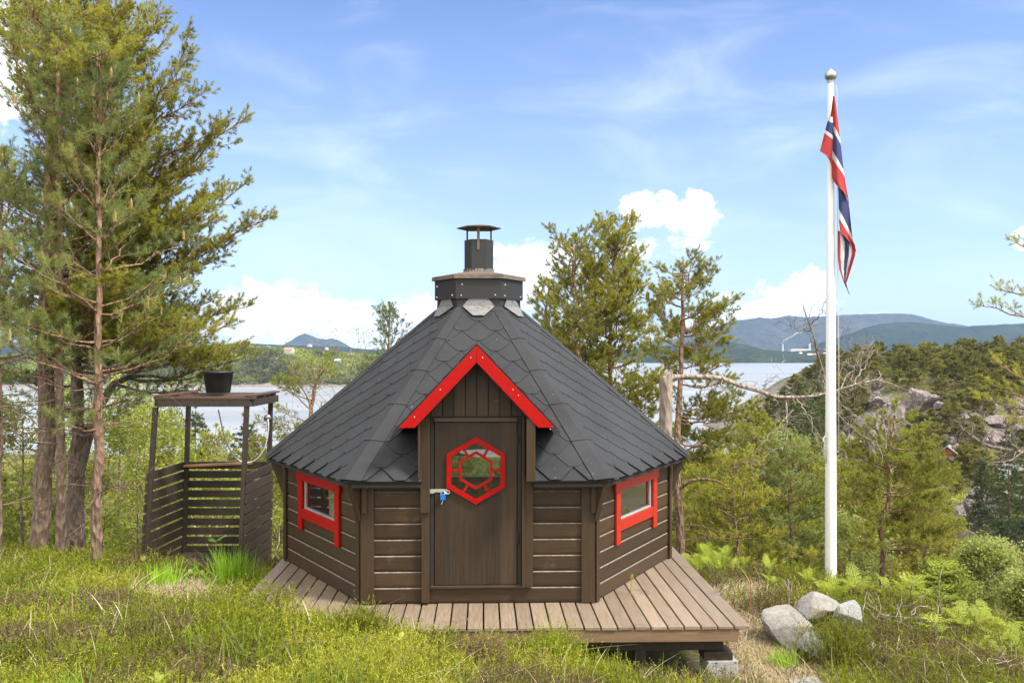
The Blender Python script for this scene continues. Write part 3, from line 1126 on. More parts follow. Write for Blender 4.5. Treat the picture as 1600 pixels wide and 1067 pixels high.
for k in range(6):
    a, b = HEX[k] * .46, HEX[(k + 1) % 6] * .46
    n = (a + b) / np.linalg.norm(a + b)
    for f_, z in ((.12, 2.71), (.86, 2.715), (.14, 2.82)):
        p = a + (b - a) * f_ + Zv * z
        sc.box(p - n * .001 + (-.006, 0, 0), (.012, 0, 0), n * .006, (0, 0, .012))
sc.build('screw', M['steel'], COLLAR)
mb = MB()
frustum(mb, .490, 2.885, .486, 2.925)
frustum(mb, .486, 2.925, .14, 2.985)
frustum(mb, .455, 2.888, .490, 2.885)
mb.build('collar_lid', M['rust'], CAB)
mb = MB()
frustum(mb, .150, 2.95, .150, 3.31)
frustum(mb, .138, 3.31, .138, 3.0)
frustum(mb, .150, 3.31, .138, 3.31)
CH = mb.build('chimney', M['collar'], CAB)
mb = MB()
rg = np.random.default_rng(2)
for k in (5, 0, 1, 2, 3, 4):
    a, b = HEX[k] * .151, HEX[(k + 1) % 6] * .151
    n = (a + b) / np.linalg.norm(a + b)
    x0 = 0.02
    while x0 < .9:
        w = rg.uniform(.10, .3)
        mb.box(a + (b - a) * x0 + Zv * 2.968, (b - a) * w * .8, n * .012, (0, 0, rg.uniform(.02, .05)))
        x0 += w
mb.build('sealant', M['zinc'], CH)
mb = MB()
frustum(mb, .228, 3.430, .232, 3.440)
frustum(mb, .232, 3.440, .03, 3.475)
frustum(mb, .03, 3.460, .228, 3.430)
mb.build('chimney_cap', M['rust'], CAB)
for a in (268, 28, 148):
    d = np.array([math.cos(R(a)), math.sin(R(a)), 0])
    t = np.array([-d[1], d[0], 0])
    rr = .150 * (math.cos(R(30)) if a == 268 else .93)
    mb = MB()
    mb.box(d * (rr + .002) - t * .014 + Zv * 3.20, t * .028, d * .005, (0, 0, .24))
    mb.build('cap_bracket', M['rust'], CAB)

# --- front: jambs, door, gable
FY = -1.732
DX = -.022


def fbox(x0, x1, p0, p1, z0, z1, name, m, parent=CAB, bv=.003):
    mb = MB()
    mb.bx(x0, x1, FY - p1, FY - p0, z0, z1)
    return mb.build(name, m, parent, bevel=bv)


fbox(-.482, -.412, .004, .045, .02, .80, 'jamb_board', M['brown'])
fbox(-.488, -.408, .046, .075, .785, 1.60, 'jamb_board', M['brown'])
fbox(-.470, -.418, .004, .045, .802, 1.60, 'jamb_board', M['brown'])
fbox(.392, .470, .004, .045, .145, 1.09, 'jamb_board', M['brown'])
fbox(.372, .398, .004, .060, .145, 1.60, 'jamb_board', M['brown'])
for x, nm in ((-.50, 'cheek_board'), (.405, 'cheek_board')):
    mb = MB()
    mb.prism([(x, FY - .26, 1.075), (x, FY - .26, 1.60), (x, FY - .03, 1.66), (x, FY - .03, 1.10)] if x > 0 else [(x, FY - .20, 1.10), (x, FY - .20, 1.60), (x, FY - .08, 1.66), (x, FY - .08, 1.10)], (.072 if x > 0 else .02, 0, 0))
    mb.build(nm, M['brown'], CAB, bevel=.003)
fbox(-.409, -.374, -.03, .006, .145, 1.60, 'door_frame', M['dark'])
fbox(.336, .370, -.03, .006, .145, 1.60, 'door_frame', M['dark'])
fbox(-.409, .370, -.03, .030, .1375, .160, 'threshold', M['brownh'])
fbox(-.374, .336, .004, .042, 1.556, 1.59, 'door_header', M['brownh'])
fbox(-.374, .336, -.03, .002, 1.552, 1.60, 'door_header', M['dark'])
# door planks with a hexagonal hole
HC, HR = (-.018, 1.055 + .04), .287
HC = (-.018, 1.140)
IN = HR - .026
mb = MB()


def hexpoly(r, c=HC):
    return [(c[0] + r * math.cos(R(a)), c[1] + r * math.sin(R(a))) for a in (90, 150, 210, 270, 330, 30)]


pw = .70 / 5
hx = hexpoly(IN)
for i in range(5):
    x0, x1 = -.369 + i * pw, -.369 + (i + 1) * pw
    tint = rngc.uniform()
    z0, z1 = .166, 1.550
    rect = [(x0, z0), (x1 - .0005, z0), (x1 - .0005, z1), (x0, z1)]
    pieces = []
    rest = [rect]
    # split off what lies outside each hexagon side in turn: the pieces are convex
    for e in range(6):
        (ax_, az_), (bx_, bz_) = hx[e], hx[(e + 1) % 6]
        a, b = -(bz_ - az_), (bx_ - ax_)
        c = a * ax_ + b * az_
        nrest = []
        for pl in rest:
            o = clip(pl, [(-a, -b, -c)])
            if o:
                pieces.append(o)
            o = clip(pl, [(a, b, c)])
            if o:
                nrest.append(o)
        rest = nrest
    for pl in pieces:
        mb.prism([(p, FY + .012, q) for p, q in pl], (0, -.026, 0), tint=tint)
    if i:                                   # the groove between two planks: a dark recess with two chamfer strips
        pass
DOOR = mb.build('door', M['door'], CAB)
g = MB()
for i in range(1, 5):
    x = -.369 + i * pw
    for a, b in ((.17, HC[1] - HR + .02 + abs(x - HC[0]) * .577), (HC[1] + HR - .02 - abs(x - HC[0]) * .577, 1.548)):
        g.prism([(x - .0065, FY - .0145, a), (x + .0065, FY - .0145, a), (x + .0065, FY - .0145, b), (x - .0065, FY - .0145, b)], (0, .001, 0))
g.build('plank_joint', M['dark'], DOOR)


def ring2(mb, r0, r1, p0, p1, c=HC):
    a, b = hexpoly(r1, c), hexpoly(r0, c)
    for i in range(6):
        j = (i + 1) % 6
        mb.prism([(a[i][0], FY - p0, a[i][1]), (a[j][0], FY - p0, a[j][1]), (b[j][0], FY - p0, b[j][1]), (b[i][0], FY - p0, b[i][1])], (0, -(p1 - p0), 0))


mb = MB()
ring2(mb, HR - .045, HR, .016, .040)
HW = mb.build('hexagon_window', M['red'], DOOR, bevel=.002)
mb = MB()
ring2(mb, .139, .162, .004, .026)
HCx = .5
for a in range(0, 360, 60):
    d = np.array([math.cos(R(a)), 0, math.sin(R(a))])
    t = np.array([-d[2], 0, d[0]])
    o = np.array([HC[0], FY - .006, HC[1]])
    mb.box(o + d * .138 - t * .010, d * (.254 * .866 - .138 + .012), t * .020, (0, -.018, 0))
mb.build('muntin', M['red'], HW, bevel=.0015)
mb = MB()
mb.prism([(p, FY + .004, q) for p, q in hexpoly(IN + .004)], (0, -.004, 0))
mb.build('pane', M['doorglass'], HW)
# hasp, hinges
mb = MB()
mb.bx(-.385, -.262, FY - .022, FY - .0145, .955, .982)
mb.bx(-.440, -.375, FY - .052, FY - .046, .950, .986)
mb.bx(-.376, -.368, FY - .052, FY - .0145, .955, .982)
mb.tubes([(np.array([(-.262 + .022 * math.sin(t), FY - .026 - .0, .957 + .014 * math.cos(t)) for t in np.linspace(0, math.pi * 1.5, 9)]), np.full(9, .006))], 6)
HASP = mb.build('hasp', M['steel'], DOOR, bevel=.0015)
for z in (.52, 1.36):
    mb = MB()
    mb.tubes([(np.array([(.338, FY - .020, z + k * .03) for k in range(4)]), np.full(4, .009))], 8)
    mb.build('hinge', M['dark'], DOOR)
# the row of dark knobs above the first board left of the door
mb = MB()
for x in (-.88, -.76, -.65, -.53):
    mb.tubes([(np.array([(x, FY - .001 - k * .008, .995) for k in range(4)]), np.array([.012, .012, .010, .003]))], 8)
mb.build('stud', M['dark'], CAB)
# gable boards, gable roof and red bargeboards
AX, AZ_ = -.010, 2.205
SLO = math.tan(R(46.5))
mb = MB()
gw = .098
zt = AZ_ - .10
x = -.50
while x < .48:
    x1 = min(x + gw, .48)
    poly = clip([(x + .0035, 1.602), (x1 - .0035, 1.602), (x1 - .0035, 2.2), (x + .0035, 2.2)], [(SLO, -1, SLO * AX - zt), (-SLO, -1, -SLO * AX - zt)])
    if poly:
        mb.prism([(p, FY - .0, q) for p, q in poly], (0, -.02, 0), tint=rngc.uniform())
    x = x1
mb.prism([(AX - .50, FY + .02, 1.602), (AX + .50, FY + .02, 1.602), (AX, FY + .02, zt - .02)], (0, -.015, 0), 1)
mb.build('gable', [M['door'], M['dark']], CAB, bevel=.0025)
YF = FY - .245
DORM = MB()


def main_y(z):                              # where the main roof has this height
    return -EA * .866 + (z - ZE) / (ZT - ZE) * (EA - RT) * .866


for s in (-1, 1):
    xe, ze = AX + s * .70, AZ_ - .70 * SLO + .012
    ridge = AZ_ + .012
    nrm = np.array([s * math.sin(R(46.5)), 0, math.cos(R(46.5))])
    pts = [(AX, YF + .012, ridge), (xe, YF + .012, ze), (xe, main_y(ze) + .12, ze), (AX, main_y(ridge) + .12, ridge)]
    DORM.prism([np.array(p) for p in pts], -nrm * .030, tint=.45)
    # a turned-down ridge strip and shingle steps on the slopes
    for j in range(5):
        a0, a1 = j / 5, (j + 1.05) / 5
        w0 = a0 * .70
        w1 = min(a1, 1) * .70
        p0 = np.array((AX + s * w0, YF + .01, ridge - w0 * SLO))
        p1 = np.array((AX + s * w1, YF + .01, ridge - w1 * SLO))
        q1 = np.array((AX + s * w1, main_y(ridge - w1 * SLO) + .1, ridge - w1 * SLO))
        q0 = np.array((AX + s * w0, main_y(ridge - w0 * SLO) + .1, ridge - w0 * SLO))
        DORM.prism([p0 + nrm * .004, p1 + nrm * .009, q1 + nrm * .009, q0 + nrm * .004], -nrm * .004, tint=rngr.uniform(.35, .6))
DO = DORM.build('dormer', M['felt'], CAB)
for s in (-1, 1):
    ztip = 1.525
    xt = (AZ_ - ztip) / SLO
    vb = .142
    pts = [(AX, YF, AZ_), (AX + s * xt, YF, ztip), (AX + s * (xt - vb / SLO), YF, ztip), (AX, YF, AZ_ - vb)]
    mb = MB()
    mb.prism([(p + s * .0012, y, z) for p, y, z in pts], (0, -.024, 0))
    BB = mb.build('bargeboard', M['red'], DO, bevel=.002)
    mb = MB()
    for f_ in (.06, .45, .52, .93) if s > 0 else (.06, .45, .78):
        cx, cz = AX + s * xt * f_, AZ_ - (AZ_ - ztip) * f_ - (.09 if f_ > .02 else .05)
        mb.tubes([(np.array([(cx + s * .01, YF - .0235, cz + .03), (cx + s * .01, YF - .027, cz + .03), (cx + s * .01, YF - .028, cz + .03)]), np.array([.005, .005, .001]))], 6)
    mb.build('screw', M['rope'], BB)
    # soffit boards closing the overhang from below
    nrm = np.array([s * math.sin(R(46.5)), 0, math.cos(R(46.5))])
    mb = MB()
    mb.prism([np.array((AX + s * .001, YF + .012, AZ_ - .032)), np.array((AX + s * .67, YF + .012, AZ_ - .032 - .67 * SLO)), np.array((AX + s * .67, FY + .1, AZ_ - .032 - .67 * SLO)), np.array((AX + s * .001, FY + .1, AZ_ - .032))], -nrm * .012)
    mb.build('soffit', M['dark'], DO)

# padlock hanging from the hasp: a thing of its own
cw = lambda p: np.array([-.345 + p[0] * math.cos(YAW) - p[1] * math.sin(YAW), 9.73 + p[0] * math.sin(YAW) + p[1] * math.cos(YAW), p[2]])
PL = empty('padlock', cw((-.300, FY - .035, .925)), 'small blue padlock hanging from the steel hasp of the door', 'padlock', rz=YAW)
mb = MB()
mb.bx(-.024, .024, -.012, .012, -.035, .020)
bo = mb.build('body', M['blue'], PL, bevel=.006)
mb = MB()
mb.tubes([(np.array([(.016 * math.cos(t), 0, .018 + .03 * math.sin(t)) for t in np.linspace(0, math.pi, 9)]), np.full(9, .004))], 6)
mb.build('shackle', M['steel'], PL)
mb = MB()
mb.tubes([(np.array([(0, 0, -.034), (-.004, 0, -.055), (-.012, 0, -.070)]), np.array([.004, .004, .003]))], 6)
mb.build('key', M['steel'], PL)

# ------------------------------------------------------------------ the deck and what carries it
DK = empty('deck', (-.345, 9.73, 0), 'weathered timber deck of narrow boards running out from under the cabin', 'deck', rz=YAW)
rngd = np.random.default_rng(8)
mb = MB()
x = -2.05
bi = 0
while x < 2.04:
    y0 = -2.445 + rngd.normal(0, .004)
    mb.bx(x, x + .1185, y0, 2.0, -.0295 + rngd.normal(0, .001), -.0015 + rngd.normal(0, .0012), tint=rngd.uniform())
    x += .1314
mb.build('boards', M['deck'], DK, bevel=.004)
mb = MB()
mb.bx(-2.05, 2.056, -2.433, -2.390, -.128, -.031)
mb.build('fascia', M['fascia'], DK, bevel=.004)
for x in (-2.05, 2.010):
    mb = MB()
    mb.bx(x, x + .04, -2.385, 1.98, -.128, -.031)
    mb.build('side_joist', M['fascia'], DK, bevel=.004)
for y in (-2.30, -1.3, 0., 1.5):
    mb = MB()
    mb.bx(-1.98, 1.97, y, y + .09, -.235, -.1285)
    mb.build('beam', M['old'], DK, bevel=.004)
for x, y in ((1.30, -2.29), (.15, -2.28), (-1.3, -2.28), (1.45, -.9), (1.75, .1), (-1.7, .1), (.9, -2.1)):
    p = cw((x, y, 0))
    mb = MB()
    mb.bx(x - .045, x + .045, y, y + .08, gz(p[0], p[1]) - .05, -.2355)
    mb.build('post', M['old'], DK, bevel=.004)
mb = MB()
mb.bx(1.80, 2.03, -2.36, -2.16, -.30, -.2355)
mb.build('packing_block', M['old'], DK, bevel=.004)
bc = cw((1.94, -2.26, 0))
for k_, (dx, dz, lab) in enumerate([(0, 0, 'pitted grey concrete block under the right front corner of the deck'), (.02, -.205, 'lower concrete block half sunk in grass under the deck corner')]):
    mb = MB()
    zt_ = -.301 + dz
    mb.bx(-.13, .13, -.11, .11, -.20, 0)
    o = mb.build('concrete_block', M['conc'], bevel=.012)
    o.location = (bc[0] + dx, bc[1], zt_)
    o.rotation_euler = (0, 0, R(4 + 5 * k_))
    tag(o, lab, 'block')

# ------------------------------------------------------------------ outdoor shower stall
SH = empty('shower_stall', (-3.5, 11.1, -.40), 'dark slatted outdoor shower stall leaning slightly, open at the front', 'shower stall')
so = np.array([-3.5, 11.1, -.40])


def spx(px, py, Y):
    return P(px, py, Y) - so


YA, YB = 10.6, 11.65
posts = {'fl': (spx(243, 636, YA), spx(226, 906, YA)), 'fr': (spx(385.5, 634, YA), spx(375, 905, YA)),
         'bl': (spx(294.5, 634, YB), spx(287, 880, YB)), 'br': (spx(423, 624, YB), spx(417, 880, YB))}
for k, (t, b) in posts.items():
    mb = MB()
    w = .052
    mb.box(b - (w / 2, w / 2, 0), t - b, (w, 0, 0), (0, w, 0))
    mb.build('post', M['old'], SH, bevel=.003)


def slats(a, b, z0, n, pitch, h, off, overs=(0.0, 0.0), skip=()):
    """boards between two leaning posts on the side given by off"""
    for i in range(n):
        if i in skip:
            continue
        z = z0 - i * pitch
        fa = (z - a[1][2]) / (a[0][2] - a[1][2])
        fb = (z - b[1][2]) / (b[0][2] - b[1][2])
        p = a[1] + (a[0] - a[1]) * fa
        q = b[1] + (b[0] - b[1]) * fb
        d = q - p
        L_ = np.linalg.norm(d)
        d = d / L_
        p, q = p - d * overs[0], q + d * overs[1]
        mb = MB()
        nrm = np.cross(d, Zv)
        nrm = nrm / np.linalg.norm(nrm)
        dz = rngd.normal(0, .003)
        mb.box(p + nrm * off + (0, 0, dz - h), q - p, nrm * .021, (0, 0, h), tint=rngd.uniform())
        mb.build('slat', M['old'], SH, bevel=.002)


ztop = posts['bl'][0][2] - .70
slats(posts['fl'], posts['bl'], ztop, 11, .117, .094, -.047, (.05, .0))
slats(posts['bl'], posts['br'], ztop, 11, .117, .088, -.047, (.02, .02))
slats(posts['fr'], posts['br'], ztop - .01, 11, .117, .098, .026, (.03, .03))
mb = MB()
a = posts['bl'][1] + (posts['bl'][0] - posts['bl'][1]) * .615
b = posts['br'][1] + (posts['br'][0] - posts['br'][1]) * .615
b = a + (b - a) * .80
mb.box(a + (-.01, -.10, 0), (b - a) + (.02, 0, 0), (0, .075, 0), (0, 0, .028))
mb.build('rail', M['orange'], SH, bevel=.004)
# top frame
A0, A1 = spx(246, 635, YA), spx(392, 635, YA)
B0, B1 = spx(291, 628, YB), spx(431, 628, YB)
A0[2] = A1[2]
B0[2] = B1[2] = A1[2] - .0
for nm, p, q, th in (('beam', A0, A1, (0, -.035, 0)), ('beam', B0 + (-.1, 0, 0), B1, (0, .035, 0)), ('beam', A1, B1, (.035, 0, 0)), ('beam', A0, B0, (-.035, 0, 0))):
    mb = MB()
    mb.box(p, q - p, th, (0, 0, .082))
    mb.build(nm, M['old'], SH, bevel=.003)
zt2 = A1[2] + .0835
for j, (y0, y1) in enumerate(((-.04, .07), (.45, .57), (.66, .78), (.99, 1.10))):
    mb = MB()
    f0 = y0 / (YB - YA)
    mb.box((A0[0] - .03 + (B0[0] - A0[0]) * f0, YA - so[1] + y0, zt2), (A1[0] - A0[0] + .075, 0, 0), (0, y1 - y0, 0), (0, 0, .028), tint=rngd.uniform())
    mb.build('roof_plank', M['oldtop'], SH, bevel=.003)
for s in (0, 1):
    x = (A1[0] - .06, A0[0] - .02)[s]
    mb = MB()
    mb.box((x, YA - so[1] - .045, zt2 + .0285), (B1[0] - A1[0], 1.14, 0), (.10, 0, 0), (0, 0, .022), tint=rngd.uniform())
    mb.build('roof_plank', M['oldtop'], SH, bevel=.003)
for j in range(7):
    mb = MB()
    y = YA - so[1] + .02 + j * .15
    mb.bx(posts['fl'][1][0] + .08, posts['fr'][1][0] - .02, y, y + .12, gz(-3.5, YA + j * .15) + .06 + .40, gz(-3.5, YA + j * .15) + .09 + .40, tint=rngd.uniform())
    mb.build('floor_board', M['old'], SH, bevel=.003)
# hose and shower head
mb = MB()
hose = [(341, 640), (345, 658), (349, 677), (355, 695), (363, 709), (372, 719), (384, 724), (396, 721), (406, 713), (414, 700), (418, 685), (420, 668), (419, 655)]
hp = np.array([spx(a, b, 11.15 + .4 * i / 12) for i, (a, b) in enumerate(hose)])
tt = np.linspace(0, len(hp) - 1, 50)
hp = np.stack([np.interp(tt, np.arange(len(hp)), hp[:, i]) for i in range(3)], 1)
for _ in range(4):
    hp[1:-1] = (hp[:-2] + hp[1:-1] * 2 + hp[2:]) / 4
mb.tubes([(hp, np.full(50, .0085))], 7)
mb.build('hose', M['steel'], SH, smooth=True)
mb = MB()
h0 = spx(419, 657, 11.55)
mb.tubes([(np.array([h0 + (0, 0, -.10), h0 + (0, 0, -.03), h0 + (-.002, -.01, .02)]), np.array([.011, .013, .016])),
          (np.array([h0 + (-.006, .015, .045), h0 + (-.006, -.008, .036), h0 + (-.006, -.026, .03)]), np.array([.022, .046, .044]))], 10)
mb.build('shower_head', M['steel'], SH, smooth=True)

# the black tub on the stall's roof
tb = np.array([P(341, 611.5, 11.12)[0], 11.12, so[2] + zt2 + .0515])
mb = MB()
K = 28


def lathe(mb, prof, K=28, mat=0, c=(0, 0, 0)):
    th = np.arange(K) * 2 * np.pi / K
    v = np.array([[(r * math.cos(t) + c[0], r * math.sin(t) + c[1], z + c[2]) for t in th] for r, z in prof]).reshape(-1, 3)
    f = [(i * K + j, i * K + (j + 1) % K, (i + 1) * K + (j + 1) % K, (i + 1) * K + j) for i in range(len(prof) - 1) for j in range(K)]
    mb.add(v, f, mat)


lathe(mb, [(.001, .0), (.132, .0), (.140, .006), (.152, .09), (.154, .092), (.170, .225), (.186, .232), (.187, .248), (.182, .255), (.172, .252), (.160, .24), (.136, .02), (.001, .018)])
o = mb.build('tub', M['tub'], smooth=True)
o.location = tb
tag(o, 'round black plastic tub standing on top of the shower stall', 'tub')

# ------------------------------------------------------------------ flagpole and flag
fb = P(1298, 897, 10.5)
FP = empty('flagpole', (fb[0], fb[1], gz(fb[0], fb[1])), 'tall white flagpole with a pointed metal knob', 'flagpole')
zb = gz(fb[0], fb[1])
ztop_ = P(1298, 128, 10.5)[2] - zb
mb = MB()
lathe(mb, [(.063, -.2), (.063, .4), (.060, 1.6), (.046, ztop_ * .7), (.034, ztop_ - .05), (.034, ztop_)], 24)
mb.build('shaft', M['pole'], FP, smooth=True)
mb = MB()
lathe(mb, [(.035, ztop_ - .02), (.038, ztop_ + .0), (.036, ztop_ + .012), (.062, ztop_ + .035), (.070, ztop_ + .065), (.060, ztop_ + .095), (.032, ztop_ + .12), (.012, ztop_ + .14), (.001, ztop_ + .15)], 24)
mb.build('knob', M['ball'], FP, smooth=True)
mb = MB()
r0 = np.array([[.052, -.03, ztop_ - .05], [.058, -.035, ztop_ - .14], [.066, -.04, ztop_ * .6], [.074, -.05, 2.6], [.072, -.05, 1.55]])
r1 = np.array([[-.056, -.028, z] for z in (1.75, 1.68, 1.60, 1.52, 1.45)])
mb.tubes([(r0, np.full(5, .0035)), (r1 + np.array([[0, 0, 0], [-.02, 0, 0], [-.03, -.01, 0], [-.02, 0, 0], [.0, 0, 0]]), np.full(5, .009)), (r1 + np.array([[.0, -.02, .02], [-.04, 0, 0], [-.012, -.03, 0], [-.035, 0, 0], [.0, 0, -.03]]), np.full(5, .007))], 6)
mb.build('halyard', M['rope'], FP, smooth=True)
mb = MB()
mb.bx(-.075, -.055, -.040, -.020, 1.48, 1.72)
mb.box((-.085, -.036, 1.47), (.012, 0, 0), (0, .012, 0), (-.03, 0, .03))
mb.box((-.085, -.036, 1.72), (.012, 0, 0), (0, .012, 0), (-.03, 0, -.03))
mb.build('cleat', M['ball'], FP, bevel=.003)


def cloth(name, c):
    m, nt, b = mat_base(name)
    f = ntex(nt, coords(nt, (1, 1, 1)), 7, 4)
    nt.links.new(mixc(nt, f, tuple(q * .82 for q in c), tuple(min(1, q * 1.12) for q in c)), b.inputs['Base Color'])
    b.inputs['Roughness'].default_value = .8
    tr = nt.nodes.new('ShaderNodeBsdfTranslucent')
    tr.inputs[0].default_value = c + (1,)
    mx = nt.nodes.new('ShaderNodeMixShader')
    mx.inputs[0].default_value = .25
    nt.links.new(b.outputs[0], mx.inputs[1])
    nt.links.new(tr.outputs[0], mx.inputs[2])
    nt.links.new(mx.outputs[0], nt.nodes['Material Output'].inputs['Surface'])
    return m


FL = [cloth('flag_red', (.42, .035, .035)), cloth('flag_white', (.62, .60, .60)), cloth('flag_blue', (.035, .05, .15))]
RED, WHT, BLU = 0, 1, 2
mb = MB()


def zf(x, y):                               # enlarged view of the photo -> photo pixel
    return 1240 + x / 2.734, 90 + y / 2.734


def panel(rows, cols, ybase, amp, ph):
    """rows: list of (left, right) edges down the sheet in the enlarged view; cols: colour boundaries as functions of the row"""
    n = 130
    rr = np.linspace(0, len(rows) - 1, n)
    rw = np.array(rows, float)
    Lp = np.stack([np.interp(rr, np.arange(len(rows)), rw[:, i]) for i in range(2)], 1)
    Rp = np.stack([np.interp(rr, np.arange(len(rows)), rw[:, i]) for i in range(2, 4)], 1)
    nu = 64
    V = np.zeros((n, nu, 3))
    zx = np.zeros((n, nu, 2))
    for i in range(n):
        for j in range(nu):
            q = Lp[i] + (Rp[i] - Lp[i]) * j / (nu - 1)
            zx[i, j] = q
            a, b = zf(*q)
            V[i, j] = P(a, b, ybase + amp * math.sin(ph + 5.2 * j / (nu - 1) + i * .023) * min(1, .25 + i / 26))
    f, mt = [], []
    for i in range(n - 1):
        for j in range(nu - 1):
            c = zx[i:i + 2, j:j + 2].reshape(-1, 2).mean(0)
            f.append((i * nu + j, i * nu + j + 1, (i + 1) * nu + j + 1, (i + 1) * nu + j))
            mt.append(cols(c[0], c[1]))
    V = V.reshape(-1, 3)
    for m_ in (0, 1, 2):
        ff = [q for q, k in zip(f, mt) if k == m_]
        mb.add(V, ff, m_)


def band(x, y, lines):
    """lines: (x0,y0,x1,y1,colour below the line) in order from the top"""
    c = lines[0]
    for l in lines[1:]:
        yl = l[1] + (x - l[0]) / (l[2] - l[0]) * (l[3] - l[1])
        if y > yl:
            c = l[4]
    return c


# upper fall with its diagonal stripes
panel([(168, 165, 174, 165), (162, 220, 182, 220), (156, 262, 190, 280), (158, 330, 197, 340), (160, 400, 206, 420), (162, 450, 213, 480), (164, 510, 222, 540), (180, 540, 232, 590), (222, 580, 236, 615)],
      lambda x, y: band(x, y, [RED, (156, 256, 200, 350, WHT), (156, 290, 200, 372, BLU), (160, 385, 212, 480, WHT), (160, 425, 214, 505, RED), (190, 560, 236, 622, WHT)]), 10.40, .030, .4)
# lobe folded to the left of the pole
panel([(152, 255, 166, 255), (142, 285, 168, 300), (132, 325, 168, 345), (120, 372, 166, 390), (113, 398, 164, 430), (150, 425, 163, 462)],
      lambda x, y: band(x, y, [WHT, (140, 268, 168, 282, BLU), (130, 305, 168, 335, WHT), (130, 322, 168, 352, RED)]), 10.37, .022, 1.5)
# middle fall
panel([(190, 540, 205, 548), (192, 580, 236, 620), (193, 640, 242, 680), (193, 690, 250, 755), (198, 740, 262, 800), (240, 790, 268, 830)],
      lambda x, y: band(x, y, [BLU, (190, 640, 252, 765, WHT), (190, 682, 262, 800, RED)]) if x < 236 or y > 640 or y < 575 else WHT, 10.43, .030, 2.2)
# tail
panel([(190, 738, 212, 752), (188, 790, 266, 822), (188, 850, 262, 850), (195, 905, 240, 920), (212, 955, 226, 965), (234, 1005, 240, 1012)],
      lambda x, y: (lambda t: RED if t < .16 else WHT if t < .38 else BLU if t < .64 else WHT if t < .80 else RED)((x - np.interp(y, [738, 790, 850, 905, 955, 1008], [190, 188, 188, 196, 212, 232])) / np.interp(y, [738, 790, 850, 905, 955, 1008], [40, 78, 74, 46, 16, 8])), 10.46, .035, 3.2)
o = mb.build('flag', FL, smooth=True)
sm = o.modifiers.new('thickness', 'SOLIDIFY')
sm.thickness = .003
tag(o, 'limp red flag with white edged blue cross hanging folded against the pole', 'flag')

# ------------------------------------------------------------------ boulders and cliffs


def rock_mesh(seed, dims, cuts=18, sub=4, rough=.03):
    """an angular boulder: a ball planed off by random planes, then weathered"""
    import bmesh
    bm = bmesh.new()
    bmesh.ops.create_icosphere(bm, subdivisions=sub, radius=1)
    v = np.array([q.co[:] for q in bm.verts])
    f = np.array([[q.index for q in fc.verts] for fc in bm.faces])
    bm.free()
    rg = np.random.default_rng(seed)
    for _ in range(cuts):
        n = rg.normal(size=3)
        n /= np.linalg.norm(n)
        d = rg.uniform(.38, .72)
        s = v @ n
        v = v - np.maximum(s - d, 0)[:, None] * n * .96
    nn = fbm(v[:, 0] * 2 + 9, v[:, 1] * 2 + v[:, 2] * 1.7, seed, 5, .6)
    n2 = fbm(v[:, 0] * 7 + 3, v[:, 2] * 7 + v[:, 1] * 5, seed + 3, 4, .6)
    v = v * (1 + rough * 2.2 * nn + rough * .8 * n2)[:, None]
    return v * np.asarray(dims), f


def cliff_mesh(seed, dims):
    """a broken rock face: fluted, stepped and split, much rougher than a boulder"""
    v, f = rock_mesh(seed, (1, 1, 1), 16, 5, .02)
    a = np.arctan2(v[:, 1], v[:, 0])
    flute = 1 - 2 * np.abs(fbm(a * 3.2 + seed, v[:, 2] * .7, seed + 5, 4, .6))
    step = fbm(v[:, 2] * 4 + seed, a * .9, seed + 7, 3)
    lump = fbm(v[:, 0] * 3 + seed, v[:, 1] * 3 + v[:, 2] * 2, seed + 8, 5, .65)
    k = 1 + .30 * (flute - .75) + .32 * step + .45 * lump
    v = v * np.stack([k, k, 1 + .35 * lump + .12 * (flute - .7)], 1)
    return v * np.asarray(dims), f


def rockmat(name, c0, c1, c2, stain, ns=1.0, streak=False):
    m, nt, b = mat_base(name)
    v = coords(nt, (1, 1, .3 if streak else 1))
    f = ntex(nt, v, 5 * ns, 9, .7)
    g = ntex(nt, v, 28 * ns, 6, .75)
    c = mixc(nt, .4, ramp(nt, f, [(.32, c0), (.5, c1), (.68, c2)]), ramp(nt, g, [(.35, c0), (.62, c2)]))
    f3 = ntex(nt, v, 2.6 * ns, 6, .6)
    mk = nt.nodes.new('ShaderNodeMapRange')
    mk.inputs['From Min'].default_value = .56
    mk.inputs['From Max'].default_value = .68
    mk.inputs['To Max'].default_value = .7
    nt.links.new(f3, mk.inputs['Value'])
    nt.links.new(mixc(nt, mk.outputs[0], c, stain), b.inputs['Base Color'])
    b.inputs['Roughness'].default_value = .9
    b.inputs['Specular IOR Level'].default_value = .25
    bump(nt, b, g, .7, .02 / ns)
    return m


